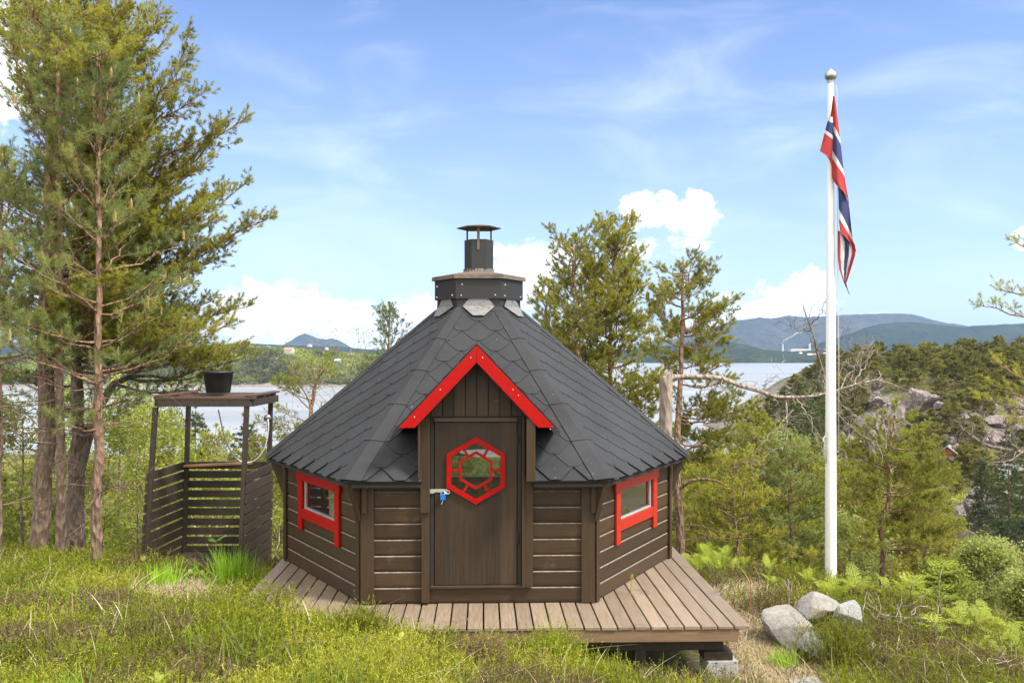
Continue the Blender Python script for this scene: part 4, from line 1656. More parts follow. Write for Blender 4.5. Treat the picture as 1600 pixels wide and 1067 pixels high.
M['stone'] = rockmat('granite', (.11, .10, .09), (.21, .20, .18), (.33, .315, .285), (.22, .135, .075))
M['stoneg'] = rockmat('lichen_granite', (.10, .10, .095), (.20, .20, .195), (.36, .36, .345), (.10, .10, .09))
M['cliff'] = rockmat('cliff_rock', (.07, .056, .052), (.19, .157, .146), (.35, .30, .285), (.18, .115, .095), .09, True)
for px_, py_, Y_, dm, rz, sd_, mm, lab in [
        (1232, 975, 8.55, (.27, .22, .19), .35, 4, 'stone', 'pale grey angular boulder with a flat sloping face beside the deck'),
        (1268, 946, 9.0, (.25, .2, .13), -.2, 7, 'stone', 'rust stained flat boulder lying behind the pale angular one'),
        (1330, 962, 8.75, (.13, .14, .16), .5, 9, 'stoneg', 'grey lichen speckled rounded boulder at the foot of the flagpole'),
        (1274, 1000, 8.2, (.17, .15, .16), .8, 14, 'stoneg', 'grey split boulder wedged below the two larger pale ones'),
        (1262, 1058, 7.45, (.13, .10, .05), .1, 18, 'stone', 'low pink grey stone half buried in the dry grass'),
        (1352, 1000, 8.3, (.09, .08, .06), .1, 28, 'stoneg', 'small grey stone showing through the heather')]:
    v, f = rock_mesh(sd_, np.array(dm) * 1.42)
    mb = MB()
    mb.add(v, f)
    o = mb.build('boulder', M[mm])
    q = P(px_, py_, Y_)
    o.location = (q[0], q[1], q[2] - .06)
    o.rotation_euler = (.12, -.1, rz)
    tag(o, lab, 'boulder')

# ------------------------------------------------------------------ trees
def unit(v):
    v = np.asarray(v, float)
    return v / (np.linalg.norm(v, axis=-1, keepdims=True) + 1e-9)


class Plant:
    def __init__(self, seed):
        self.rg = np.random.default_rng(seed)
        self.wood, self.wt = [], []
        self.sp, self.sd, self.sl, self.st = [], [], [], []      # shoots: place, direction, length, tint
        self.cand = []

    def tube(self, pts, r0, r1, t0=.5, t1=.5):
        self.wood.append((np.asarray(pts, float), np.linspace(r0, r1, len(pts))))
        self.wt.append(np.linspace(t0, t1, len(pts)))

    def shoots(self, p, d, l, t):
        self.sp.append(np.atleast_2d(p))
        self.sd.append(np.atleast_2d(d))
        self.sl.append(np.atleast_1d(l))
        self.st.append(np.atleast_1d(t))

    def trunk(self, pts, r0, r1, n=14, wob=.02, t0=0., t1=1.):
        pts = np.asarray(pts, float)
        s = np.linspace(0, len(pts) - 1, n)
        q = np.stack([np.interp(s, np.arange(len(pts)), pts[:, i]) for i in range(3)], 1)
        for _ in range(2):
            q[1:-1] = (q[:-2] + 2 * q[1:-1] + q[2:]) / 4
        q[1:-1, :2] += self.rg.normal(0, wob, (n - 2, 2))
        rr = np.linspace(r0, r1, n)
        rr[0] *= 1.22
        self.wood.append((q, rr))
        self.wt.append(np.linspace(t0, t1, n))
        return q

    def bough(self, p0, p1, r0, sub=.15, spread=.42, bare=.32, sag=.08, shoot=.11, tint=.5, per=.075, up=.35, tip=.25, t0=.55, tv=.06):
        """a pine bough: curved limb, side twigs to both hands, needle shoots along the twigs"""
        rg = self.rg
        p0, p1 = np.asarray(p0, float), np.asarray(p1, float)
        tint = tint + rg.normal(0, tv)
        L = np.linalg.norm(p1 - p0)
        d = (p1 - p0) / L
        n = 8
        t = np.linspace(0, 1, n)
        pts = p0 + (p1 - p0) * t[:, None]
        pts[:, 2] += -sag * L * np.sin(np.pi * t ** .8)
        w = rg.normal(0, .022 * L, (n, 3))
        w[0] = w[-1] = 0
        w[:, 2] *= .5
        pts += w
        self.tube(pts, r0, max(.004, r0 * .18), t0, .9)
        perp = unit(np.cross(d, [0, 0, 1.]))
        m = max(3, int(L * (1 - bare) / sub))
        for i in range(m):
            s = bare + (1 - bare) * (i + rg.uniform()) / m
            b = np.array([np.interp(s, t, pts[:, k]) for k in range(3)])
            sg = 1 if i % 2 else -1
            a = rg.uniform(.5, 1.05)
            dv = unit(d * math.cos(a) + perp * sg * math.sin(a) + np.array([0, 0, rg.uniform(-.1, .5)]) + rg.normal(0, .15, 3))
            l = float(np.clip(L * spread * (1.1 - s) * rg.uniform(.55, 1.25), .13, .75))
            e = b + dv * l + np.array([0, 0, tip * .55 * l])
            mid = (b + e) / 2 + np.array([0, 0, -.06 * l]) + rg.normal(0, .03 * l, 3)
            self.tube([b, mid, e], max(.004, r0 * .22), .0025, .7, .9)
            k = max(2, int(l / per))
            f = rg.uniform(.30, 1.0, k)
            q = b + (e - b) * f[:, None]
            dd = unit(unit(e - b) + rg.normal(0, .75, (k, 3)) + np.array([0, 0, up * .6]))
            self.shoots(q, dd, shoot * rg.uniform(.7, 1.25, k), tint + rg.normal(0, .10) + rg.normal(0, .07, k))
            self.shoots(e, unit(dv + np.array([0, 0, up * .9])), shoot * 1.2, tint + .12)
        self.shoots(np.repeat(pts[-1:], 4, 0), unit(d + rg.normal(0, .6, (4, 3)) + np.array([0, 0, up * .8])), np.full(4, shoot * 1.15), np.full(4, tint + .1))
        return pts

    def dead_twigs(self, q, n, zlo, zhi, L):
        rg = self.rg
        for _ in range(n):
            z = rg.uniform(zlo, zhi)
            b = np.array([np.interp(z, q[:, 2], q[:, k]) for k in range(3)])
            a = rg.uniform(0, 2 * np.pi)
            l = L * rg.uniform(.3, 1)
            dv = np.array([math.cos(a), math.sin(a), rg.uniform(-.3, .35)])
            pts = [b, b + dv * l * .4 + rg.normal(0, .03, 3), b + dv * l * .75 + rg.normal(0, .06, 3), b + dv * l + rg.normal(0, .1, 3)]
            self.tube(pts, .008, .002, .1, .2)
            for _k in range(2):
                f = rg.uniform(.4, .9)
                c = b + dv * l * f
                self.tube([c, c + unit(dv + rg.normal(0, .8, 3)) * l * .3, c + unit(dv + rg.normal(0, .8, 3)) * l * .45], .004, .0015, .1, .2)

    def needles(self, n, ln, w, a0=.62, a1=1.38):
        rg = self.rg
        p, d, l, t = np.concatenate(self.sp), unit(np.concatenate(self.sd)), np.concatenate(self.sl), np.concatenate(self.st)
        m = len(p)
        r1 = unit(np.cross(d, rg.normal(size=(m, 3))))
        r2 = np.cross(d, r1)
        th = rg.uniform(0, 2 * np.pi, (m, n, 1))
        al = rg.uniform(a0, a1, (m, n, 1))
        s = np.sqrt(rg.uniform(0, 1, (m, n, 1)))
        al = al * (1.25 - .6 * s)
        nd = d[:, None] * np.cos(al) + (r1[:, None] * np.cos(th) + r2[:, None] * np.sin(th)) * np.sin(al)
        b = p[:, None] + d[:, None] * s * l[:, None, None]
        e = b + nd * ln * rg.uniform(.7, 1.15, (m, n, 1))
        sd = unit(np.cross(nd, rg.normal(size=(m, n, 3)))) * w * .5
        v = np.stack([b - sd, b + sd, e], 2).reshape(-1, 3)
        tt = np.clip(t[:, None] + rg.normal(0, .08, (m, n)), 0, 1)
        return v, np.arange(m * n * 3).reshape(-1, 3), np.repeat(tt.ravel(), 3)

    def finish(self, name, label, cat, loc, barkm, leafm, needle, group=None, sides=7, cand=None):
        e = empty(name, loc, label, cat, group)
        mb = MB()
        mb.tubes(self.wood, sides, 0, self.wt)
        mb.build('trunk', barkm, e, smooth=True)
        mb = MB()
        if self.sp:
            v, f, t = self.needles(*needle)
            mb.add(v, f, 0, t)
        if cand:
            for p, l in self.cand:
                k = 5
                th = np.arange(k) * 2 * np.pi / k
                rr = l * .13
                ring = np.stack([np.cos(th) * rr, np.sin(th) * rr, np.zeros(k)], 1)
                v = np.vstack([p + ring, p + ring * .9 + (0, 0, l * .6), [p + np.array((0, 0, l))]])
                mb.add(v, [(i, (i + 1) % k, k + (i + 1) % k, k + i) for i in range(k)], 1, self.rg.uniform())
                mb.add(v, [(k + i, k + (i + 1) % k, 2 * k) for i in range(k)], 1, self.rg.uniform())
        if mb.V:
            mb.build('crown', [leafm, M['candle']], e)
        return e


def whorled(T, q, z0, z1, Lfun, step=.4, nb=5, elev=(.1, .9), gap=.1, cand=0., **kw):
    """whorls of boughs round a trunk q from height z0 to z1; Lfun(f) = bough length at relative height f"""
    rg = T.rg
    z = z0
    while z < z1:
        f = (z - z0) / (z1 - z0)
        a0 = rg.uniform(0, 6.28)
        for i in range(nb):
            if rg.uniform() < gap:
                continue
            a = a0 + 6.283 * i / nb + rg.normal(0, .25)
            zz = z + rg.normal(0, .05)
            b = np.array([np.interp(zz, q[:, 2], q[:, k]) for k in range(3)])
            L = Lfun(f) * rg.uniform(.55, 1.22)
            el = elev[0] + (elev[1] - elev[0]) * f + rg.normal(0, .12)
            e = b + L * np.array([math.cos(a) * math.cos(el), math.sin(a) * math.cos(el), math.sin(el)])
            T.bough(b, e, .006 + .011 * L, **kw)
            if rg.uniform() < cand:
                T.cand.append((e + np.array([0, 0, .02]), rg.uniform(.07, .15)))
        z += step * rg.uniform(.75, 1.2) * (1.15 - .4 * f)
    top = q[-1]
    T.shoots(np.repeat(top[None], 8, 0), unit(np.array([0, 0, 1.]) + rg.normal(0, .35, (8, 3))), np.full(8, .14), np.full(8, .65))
    if cand:
        T.cand.append((top, .2))
        for _ in range(4):
            T.cand.append((top + rg.normal(0, .03, 3) - (0, 0, .02), .10))


# --- the pines on the left; local frames at their feet
def base(px, Y, dz=0.0):
    x = (px - CX) / F * Y
    return np.array([x, Y, gz(x, Y) + dz])


# tall old pine, pale thick foot at photo column 62, its long boughs reaching right
b0 = base(62, 11.2)
T = Plant(101)
loc = lambda px, py, Y: P(px, py, Y) - b0
q = T.trunk([(0, 0, -.2), loc(66, 760, 11.2), loc(72, 600, 11.4), loc(78, 420, 11.7), loc(80, 200, 12.0), loc(82, 0, 12.2), loc(85, -160, 12.3)], .118, .05, 18)
ends = [((80, 330), (292, 60, 11.6)), ((80, 350), (385, 185, 11.9)), ((80, 300), (340, 200, 11.3)), ((79, 420), (385, 285, 12.2)), ((78, 440), (418, 342, 12.0)), ((77, 400), (330, 330, 11.2)),
        ((80, 280), (265, 160, 12.6)), ((80, 240), (285, 120, 11.2)), ((80, 160), (250, 20, 11.6)), ((80, 140), (215, -20, 12.6)), ((80, 120), (190, 60, 11.0)), ((80, 60), (205, -60, 11.8)), ((80, 20), (170, -110, 12)),
        ((77, 470), (350, 400, 12.4)), ((76, 520), (385, 480, 11.9)), ((76, 530), (360, 505, 11.2)), ((75, 560), (380, 540, 12.6)), ((75, 545), (330, 470, 12.8)), ((76, 500), (300, 420, 11.3)), ((78, 380), (330, 250, 12.9)),
        ((80, 200), (10, 60, 11.6)), ((80, 150), (40, -40, 12.8)), ((80, 330), (-40, 250, 12.4)), ((79, 420), (-30, 360, 11.8)), ((78, 470), (-60, 430, 12.6)), ((80, 80), (20, -60, 11.8)), ((77, 520), (20, 480, 11.0)), ((80, 260), (130, 120, 12.9)),
        ((80, 270), (160, 190, 11.0)), ((79, 390), (200, 290, 12.9)), ((77, 480), (230, 400, 12.9)), ((76, 540), (240, 500, 12.6))]
for (sx, sy), (ex, ey, eY) in ends:
    Ys = np.interp(sy, [0, 420, 600], [12.2, 11.7, 11.4])
    T.bough(loc(sx, sy, Ys), loc(ex, ey, eY), .03, sub=.055, spread=.46, bare=.2, sag=.10, shoot=.085, tint=.5, per=.045, up=.45, tip=.3)
    jx, jy, jY = T.rg.normal(0, 26), T.rg.normal(8, 24), T.rg.normal(0, .7)
    f_ = T.rg.uniform(.6, .92)
    T.bough(loc(sx, sy - 10, Ys), loc(sx + (ex - sx) * f_ * .8 - jx, sy + (ey - sy) * f_ * .8 - jy, eY - jY), .018, sub=.06, spread=.45, bare=.15, sag=.08, shoot=.085, tint=.5, per=.045, up=.45, tip=.3)
    T.bough(loc(sx, sy + 14, Ys), loc(sx + (ex - sx) * f_ + jx, sy + (ey - sy) * f_ + jy, eY + jY), .022, sub=.06, spread=.42, bare=.18, sag=.08, shoot=.085, tint=.46, per=.045, up=.45, tip=.3)
for _ in range(34):
    ex, ey = T.rg.uniform(150, 300), T.rg.uniform(-30, 470)
    if ex > 225 + 75 * math.sin(ey * .021 + .6):
        continue
    sy = min(ey + T.rg.uniform(60, 190), 570)
    Ys = float(np.interp(sy, [0, 420, 600], [12.2, 11.7, 11.4]))
    T.bough(loc(79, sy, Ys), loc(ex, ey, Ys + T.rg.normal(0, .8)), .018, sub=.06, spread=.5, bare=.3, sag=.08, shoot=.085, tint=.52, per=.045, up=.45, tip=.3)
T.dead_twigs(q, 16, 1.0, 2.6, .9)
T.finish('old_pine', 'tall old pine with thick pale trunk and long boughs reaching over the shower stall', 'pine tree', b0, M['pinebark'], M['needle'], (40, .048, .0064), sides=9)

# dark forked pine just behind
b0 = base(118, 12.0)
T = Plant(102)
loc = lambda px, py, Y: P(px, py, Y) - b0
q = T.trunk([(0, 0, -.3), loc(117, 800, 12), loc(120, 730, 12), loc(122, 650, 12.1), loc(120, 560, 12.3), loc(118, 430, 12.5), loc(116, 300, 12.6)], .125, .04, 15)
T.tube(np.array([loc(119, 745, 12), loc(134, 690, 12.1), loc(152, 640, 12.2), loc(178, 600, 12.3), loc(205, 588, 12.3)]), .095, .03, .2, .6)
for (sx, sy), (ex, ey, eY) in [((205, 588), (392, 556, 12.1)), ((200, 590), (350, 580, 12.9)), ((178, 600), (310, 610, 13.2)), ((120, 560), (300, 460, 12.9)), ((119, 470), (280, 380, 13.0)), ((118, 430), (260, 300, 13.1)), ((117, 360), (220, 250, 12.6)), ((118, 420), (-20, 330, 12.8)), ((119, 520), (-40, 500, 12.8)), ((116, 300), (150, 200, 12.8)), ((122, 600), (10, 590, 12.2)), ((120, 540), (60, 430, 13))]:
    T.bough(loc(sx, sy, 12.3), loc(ex, ey, eY), .022, sub=.065, spread=.42, bare=.25, sag=.06, shoot=.085, tint=.46, per=.055, up=.45, tip=.28)
T.dead_twigs(q, 14, .9, 2.4, 1.0)
T.finish('forked_pine', 'dark barked pine forking low, between the thick pale trunk and the shower stall', 'pine tree', b0, M['darkbark'], M['needle'], (40, .048, .0064), sides=9)

# slim young pine with candles, photo column 92
def young(px, Y, topy, lean, seed, r, name, label, barkm, longest, z0f=.28, trunkpts=None, dead=14, lens=None, tint=.5):
    b0 = base(px, Y)
    T = Plant(seed)
    top = P(px + lean, topy, Y) - b0
    H = top[2]
    pts = [(0, 0, -.15), (.02, 0, H * .3), (top[0] * .5, 0, H * .6), top]
    q = T.trunk(pts, r, .012, 16, .012)
    whorled(T, q, H * z0f, H * .97, lens or (lambda f: .25 + longest * (.62 + .5 * f if f < .3 else .77) * min(1, 1.32 * (1 - f)) ** .8), step=.37, nb=6, elev=(.18, 1.1), gap=.27, cand=.85, sub=.12, spread=.42, bare=.28, sag=.05, shoot=.15, tint=tint, per=.085, up=.55, tip=.4, tv=.16)
    T.dead_twigs(q, dead, H * .12, H * .42, 1.1)
    return T.finish(name, label, 'pine tree', b0, barkm, M['needleb'], (50, .070, .0050), sides=8, cand=True)


young(94, 10.7, 45, -2, 103, .066, 'young_pine', 'slim young blue green pine topped with tall tan candles, left of the orange trunk', M['pinebark'], 1.0)
young(150, 10.3, 95, 4, 104, .072, 'young_pine', 'young bluish pine with flaking orange trunk nearest the shower stall', M['redbark'], 1.2)
young(-6, 10.4, 250, 10, 105, .05, 'young_pine', 'young blue green pine cut by the left edge of the picture', M['pinebark'], 1.0, .42)

# --- pines behind the cabin and on the slope
def pine(px, Y, topy, seed, r, label, crown0=.25, longest=1.3, lean=0, leafm='needle', nd=(36, .058, .0105), tint=.5, lens=None, barkm='pinebark', nb=6, step=.34, sub=.085, per=.05, elev=(-.05, .95), dead=6, dz=0., footy=None, group=None, name='pine_tree', shoot=.11, gap=.14):
    b0 = base(px, Y, dz)
    T = Plant(seed)
    top = P(px + lean, topy, Y) - b0
    H = top[2]
    pts = [(0, 0, -.3), (top[0] * .1, 0, H * .3), (top[0] * .45, .05, H * .65), top]
    q = T.trunk(pts, r, .014, 14, .014 + .004 * H)
    whorled(T, q, H * crown0, H * .96, lens or (lambda f: .25 + longest * (1 - f) ** .65), step=step, nb=nb, elev=elev, gap=gap, sub=sub, spread=.48, bare=.14, sag=.06, shoot=shoot, tint=tint, per=per, up=.45, tip=.3)
    T.dead_twigs(q, dead, H * .08, H * .45, 1.0)
    return T.finish(name, label, 'pine tree', b0, M[barkm], M[leafm], nd, group, sides=7)


pine(905, 16.0, 378, 201, .085, 'pine with reddish trunk right behind the cabin roof, shorter of the close pair', .34, 1.05, lean=-8, barkm='redbark', lens=lambda f: .30 + 1.0 * math.sin(math.pi * (.33 + f * .6)), elev=(.05, .9), gap=.26)
pine(952, 17.0, 352, 202, .09, 'tallest pine behind the cabin roof, beside the shorter one with reddish trunk', .30, 1.25, lean=4, lens=lambda f: .32 + 1.1 * math.sin(math.pi * (.35 + f * .58)), elev=(.05, .95), gap=.26)
pine(858, 19.5, 446, 203, .07, 'bushy pine half hidden by the right slope of the cabin roof', .25, 1.1, elev=(.1, 1.0))
# pine with the bare orange trunk beside the cabin's right corner: boughs set one by one
b0 = base(1062, 14.6)
T = Plant(204)
loc = lambda px, py, Y: P(px, py, Y) - b0
q = T.trunk([(0, 0, -.25), loc(1061, 800, 14.6), loc(1058, 720, 14.6), loc(1061, 640, 14.7), loc(1064, 540, 14.8), loc(1066, 450, 14.9), loc(1068, 405, 15)], .075, .014, 16, .012)
for (sx, sy), (ex, ey, eY) in [((1067, 425), (1096, 418, 15)), ((1067, 430), (1032, 420, 15)), ((1067, 440), (1100, 440, 14.6)), ((1066, 450), (1030, 470, 15.3)), ((1066, 460), (1085, 400, 15.4)), ((1066, 470), (1045, 450, 14.4)),
                               ((1065, 520), (1146, 470, 15)), ((1065, 525), (1140, 505, 14.6)), ((1065, 515), (1120, 480, 15.5)), ((1065, 540), (1130, 530, 15.6)), ((1065, 500), (1110, 470, 14.2)), ((1064, 530), (1015, 470, 15.2)), ((1064, 540), (1020, 520, 14.4)), ((1065, 480), (1022, 455, 14.8)),
                               ((1063, 580), (1010, 545, 15.3)), ((1063, 590), (1130, 570, 14.4)), ((1063, 600), (1140, 595, 15.3)), ((1062, 605), (1025, 590, 14.5)), ((1062, 575), (1090, 545, 16)), ((1062, 640), (1150, 618, 15)), ((1061, 650), (1178, 632, 15.2)), ((1061, 655), (1160, 650, 14.4)), ((1061, 660), (1120, 640, 15.8)),
                               ((1060, 690), (1130, 690, 15.4)), ((1060, 700), (1110, 680, 16)), ((1058, 705), (1100, 720, 15.8)), ((1064, 505), (1080, 520, 16)), ((1066, 470), (1080, 440, 16))]:
    T.bough(loc(sx, sy, 14.8), loc(ex, ey, eY), .016, sub=.06, spread=.6, bare=.14, sag=.07, shoot=.095, tint=.46, per=.045, up=.45, tip=.3)
T.tube(np.array([loc(1060, 765, 14.6), loc(1076, 752, 14.5), loc(1096, 748, 14.4), loc(1120, 751, 14.3), loc(1136, 760, 14.2)]), .034, .012, .6, .8)
T.dead_twigs(q, 10, .5, 1.6, .8)
T.finish('pine_tree', 'pine with long bare orange trunk standing beside the right corner of the cabin', 'pine tree', b0, M['redbark'], M['needle'], (36, .052, .0085), sides=8)
# left of the cabin, behind the roof edge
pine(612, 19.5, 482, 205, .06, 'thin pine whose dark pointed tip rises above the left slope of the roof', .3, 1.1, lean=-2, elev=(.2, 1.1), gap=.25, leafm='needleb', nd=(24, .055, .009))
b0 = base(486, 21)
T = Plant(206)
loc = lambda px, py, Y: P(px, py, Y) - b0
q = T.trunk([(0, 0, -.3), loc(488, 720, 21), loc(485, 640, 21), loc(492, 600, 21), loc(503, 570, 21)], .075, .018, 14, .02)
for (sx, sy), (ex, ey, eY) in [((485, 640), (440, 592, 21)), ((486, 630), (455, 578, 20.6)), ((490, 605), (470, 572, 21.3)), ((495, 595), (485, 566, 21)), ((500, 580), (512, 562, 21)), ((500, 585), (508, 574, 20.6)), ((490, 610), (515, 585, 21.5)), ((486, 625), (430, 600, 21.3)), ((486, 660), (432, 640, 20.6)), ((486, 670), (405, 662, 21)), ((486, 680), (420, 690, 20.7)), ((487, 690), (440, 672, 21.5)), ((488, 700), (470, 668, 20.5)), ((488, 690), (530, 664, 21)), ((486, 650), (520, 640, 21.3)), ((488, 640), (468, 598, 21.7))]:
    T.bough(loc(sx, sy, 21), loc(ex, ey, eY), .018, sub=.08, spread=.5, bare=.3, sag=.02, shoot=.12, tint=.62, per=.055, up=.5, tip=.4)
T.finish('pine_tree', 'open yellow green pine in front of the water between shower stall and roof', 'pine tree', b0, M['pinebark'], M['needley'], (20, .062, .011), sides=6)

spots = [  # px, Y, top row, seed, radius, label, longest, crown start, leaves
    (1182, 21, 655, 211, .085, 'broad yellow green pine below the grey dead bough, right of the orange trunk', 1.9, .16, 'needley'),
    (1148, 18.5, 720, 212, .05, 'low spreading pine with a short orange stem in the middle of the slope', 1.5, .2, 'needle'),
    (1236, 20, 690, 213, .06, 'slender green pine just left of the flagpole foot', 1.05, .22, 'needleb'),
    (1262, 27, 690, 214, .07, 'olive pine behind the slender one left of the flagpole', 1.5, .15, 'needley'),
    (1108, 24, 690, 215, .07, 'dense olive pine behind the bare orange trunk', 1.5, .15, 'needle'),
    (1340, 24, 700, 216, .06, 'dark olive pine immediately right of the flagpole', 1.3, .15, 'needle'),
    (1448, 30, 748, 217, .07, 'olive pine below the small red house', 1.6, .15, 'needle'),
    (1310, 38, 740, 218, .08, 'yellowish pine seen low behind the flagpole', 1.8, .12, 'needley'),
    (1205, 40, 765, 219, .08, 'dull green pine low on the slope under the dead bough twigs', 1.8, .1, 'needle'),
    (268, 25, 648, 221, .06, 'yellow green pine top seen left of the rear shower post', 1.5, .15, 'needley'),
    (338, 32, 668, 222, .07, 'bushy olive pine seen in the middle of the shower stall opening', 1.8, .12, 'needle'),
    (405, 36, 684, 223, .07, 'yellowish pine top between the shower stall and the roof edge', 1.7, .12, 'needley'),
    (225, 30, 640, 224, .07, 'olive pine behind the birches just left of the shower stall', 1.8, .12, 'needle'),
    (1600, 26, 872, 220, .05, 'olive pine low at the right edge below the pale cliff', 1.0, .15, 'needley')]
for px_, Y_, ty, sd_, r_, lab, lg, c0, lf in spots:
    pine(px_, Y_, ty, sd_, r_, lab, c0, lg, leafm=lf, nd=(28, .065, .0135), tint=.55, sub=.10, per=.06, step=.36, elev=(-.15, .8), shoot=.12)
# the flat topped pine with a visible trunk right of the flagpole
b0 = base(1382, 19)
T = Plant(230)
loc = lambda px, py, Y: P(px, py, Y) - b0
q = T.trunk([(0, 0, -.6), loc(1379, 850, 19), loc(1384, 790, 19), loc(1386, 730, 19), loc(1392, 680, 19), loc(1398, 645, 19)], .062, .018, 15, .03)
for (sx, sy), (ex, ey, eY) in [((1385, 735), (1325, 700, 19)), ((1386, 730), (1320, 690, 19.5)), ((1388, 715), (1345, 672, 18.6)), ((1390, 700), (1360, 660, 19.4)), ((1394, 680), (1380, 650, 19)), ((1396, 660), (1398, 632, 19)), ((1396, 665), (1425, 650, 19.2)), ((1394, 690), (1440, 670, 18.6)), ((1392, 700), (1450, 695, 19.5)),
                               ((1386, 770), (1490, 735, 19)), ((1386, 775), (1480, 755, 18.5)), ((1386, 760), (1460, 715, 19.6)), ((1386, 775), (1330, 780, 19)), ((1385, 770), (1340, 745, 18.4)), ((1384, 815), (1330, 800, 19.2)), ((1382, 815), (1345, 835, 18.5)), ((1384, 800), (1440, 790, 18.4)), ((1384, 790), (1470, 780, 19.6)),
                               ((1380, 855), (1500, 820, 18.6)), ((1380, 858), (1470, 850, 18.2)), ((1380, 850), (1440, 830, 19.4)), ((1380, 845), (1340, 860, 18.4)), ((1388, 740), (1410, 700, 20)), ((1390, 720), (1415, 720, 18.2)), ((1386, 760), (1370, 730, 20))]:
    T.bough(loc(sx, sy, 19), loc(ex, ey, eY), .020, sub=.06, spread=.55, bare=.16, sag=.05, shoot=.11, tint=.58, per=.045, up=.45, tip=.3)
T.dead_twigs(q, 8, .2, 1.8, .9)
T.finish('pine_tree', 'wide flat layered pine with crooked red trunk on the slope right of the flagpole', 'pine tree', b0, M['redbark'], M['needley'], (32, .058, .0115), sides=7)
# tree beyond the right edge whose boughs come into the picture
b0 = base(1690, 11.5)
T = Plant(231)
loc = lambda px, py, Y: P(px, py, Y) - b0
q = T.trunk([(0, 0, -.3), loc(1690, 700, 11.5), loc(1685, 500, 11.5), loc(1690, 330, 11.5)], .10, .03, 12)
for (sx, sy), (ex, ey, eY) in [((1687, 500), (1533, 478, 11.4)), ((1687, 470), (1560, 452, 11.8)), ((1688, 640), (1548, 600, 11.4)), ((1688, 650), (1535, 625, 11.8)), ((1688, 630), (1560, 570, 11.6)), ((1688, 670), (1585, 660, 11.2)), ((1686, 440), (1590, 380, 11.9))]:
    T.bough(loc(sx, sy, 11.5), loc(ex, ey, eY), .022, sub=.06, spread=.22, bare=.45, sag=.04, shoot=.09, tint=.52, per=.05, up=.5, tip=.35)
T.finish('pine_tree', 'pine beyond the right edge with two boughs reaching into the picture', 'pine tree', b0, M['pinebark'], M['needle'], (30, .046, .0055), sides=8)
# and below it a grey leafless lichen bough tree
def bare_tree(name, label, b0, polys, seed, twigs, barkm, tl=.5, r=.02, cat='dead tree'):
    T = Plant(seed)
    rg = T.rg
    for pts, r0, r1 in polys:
        pts = np.array(pts, float)
        s = np.linspace(0, len(pts) - 1, 14)
        q = np.stack([np.interp(s, np.arange(len(pts)), pts[:, i]) for i in range(3)], 1)
        q[1:-1] = (q[:-2] + 2 * q[1:-1] + q[2:]) / 4
        q[1:-1] += rg.normal(0, .012, (12, 3))
        T.tube(q, r0, r1)
        for _ in range(int(twigs * len(pts))):
            i = rg.integers(4, 14)
            d = unit(q[i] - q[i - 1])
            p = q[i - 1] + (q[i] - q[i - 1]) * rg.uniform()
            l = tl * rg.uniform(.35, 1.2)
            v = unit(d * .6 + rg.normal(0, .7, 3) + np.array([0, 0, -.15]))
            a = [p]
            for k in range(5):
                v = unit(v + rg.normal(0, .33, 3))
                a.append(a[-1] + v * l / 5)
            T.tube(a, max(.004, r1 * .8), .0018)
            for _k in range(3):
                m_ = rg.integers(1, 5)
                v2 = unit(v + rg.normal(0, .8, 3))
                c = a[m_]
                T.tube([c, c + v2 * l * .2 + rg.normal(0, .02, 3), c + v2 * l * .42 + rg.normal(0, .04, 3)], .003, .0014)
    return T.finish(name, label, cat, b0, M[barkm], M['needle'], (1, 1, 1), sides=6)


b0 = base(1650, 12.5)
loc = lambda px, py, Y: P(px, py, Y) - b0
bare_tree('dead_tree', 'grey leafless lichen covered boughs reaching in from the right edge', b0,
          [([(0, 0, -.2), loc(1655, 760, 12.5), loc(1640, 715, 12.5), loc(1590, 706, 12.4), loc(1550, 698, 12.3), loc(1525, 690, 12.3), loc(1505, 672, 12.3), loc(1498, 660, 12.3)], .04, .012),
           ([loc(1590, 706, 12.4), loc(1570, 680, 12.2), loc(1573, 655, 12.1), loc(1578, 640, 12.1)], .014, .005), ([loc(1560, 700, 12.4), loc(1540, 678, 12.5), loc(1545, 660, 12.6)], .012, .005), ([loc(1600, 706, 12.4), loc(1575, 722, 12.1), loc(1540, 722, 12.0)], .012, .005)], 240, 3.2, 'birchbark', .35)
# the broken snag with its long arching bough
b0 = base(1038, 13.6)
loc = lambda px, py, Y: P(px, py, Y) - b0
T0 = bare_tree('dead_tree', 'broken bleached pine snag with one long bare bough arching right towards the flagpole', b0,
               [([loc(1044, 594, 13.6), loc(1058, 591, 13.6), loc(1085, 586, 13.5), loc(1115, 587, 13.4), loc(1150, 599, 13.3), loc(1185, 612, 13.2), loc(1215, 621, 13.1), loc(1250, 623, 13.0), loc(1290, 618, 12.9), loc(1330, 604, 12.8), loc(1365, 586, 12.7), loc(1395, 600, 12.7)], .052, .009),
                ([loc(1225, 622, 13.1), loc(1233, 650, 13.0), loc(1230, 680, 13.0), loc(1222, 705, 12.9)], .014, .004), ([loc(1245, 623, 13.0), loc(1265, 650, 12.9), loc(1275, 690, 12.9)], .012, .003), ([loc(1290, 618, 12.9), loc(1310, 650, 12.7), loc(1345, 680, 12.6), loc(1385, 700, 12.6)], .010, .003),
                ([loc(1300, 615, 12.9), loc(1325, 640, 13.2), loc(1355, 668, 13.3)], .010, .003), ([loc(1330, 604, 12.8), loc(1355, 562, 12.9), loc(1372, 545, 12.9)], .010, .003), ([loc(1310, 610, 12.9), loc(1330, 580, 13.2), loc(1350, 552, 13.3)], .010, .003), ([loc(1340, 600, 12.8), loc(1380, 620, 12.6), loc(1400, 650, 12.6)], .008, .003),
                ([loc(1190, 613, 13.2), loc(1197, 600, 13.1), loc(1202, 588, 13.1)], .008, .003), ([loc(1240, 640, 13), loc(1200, 680, 12.8), loc(1170, 720, 12.8)], .007, .003)], 241, 2.4, 'deadwood', .40)
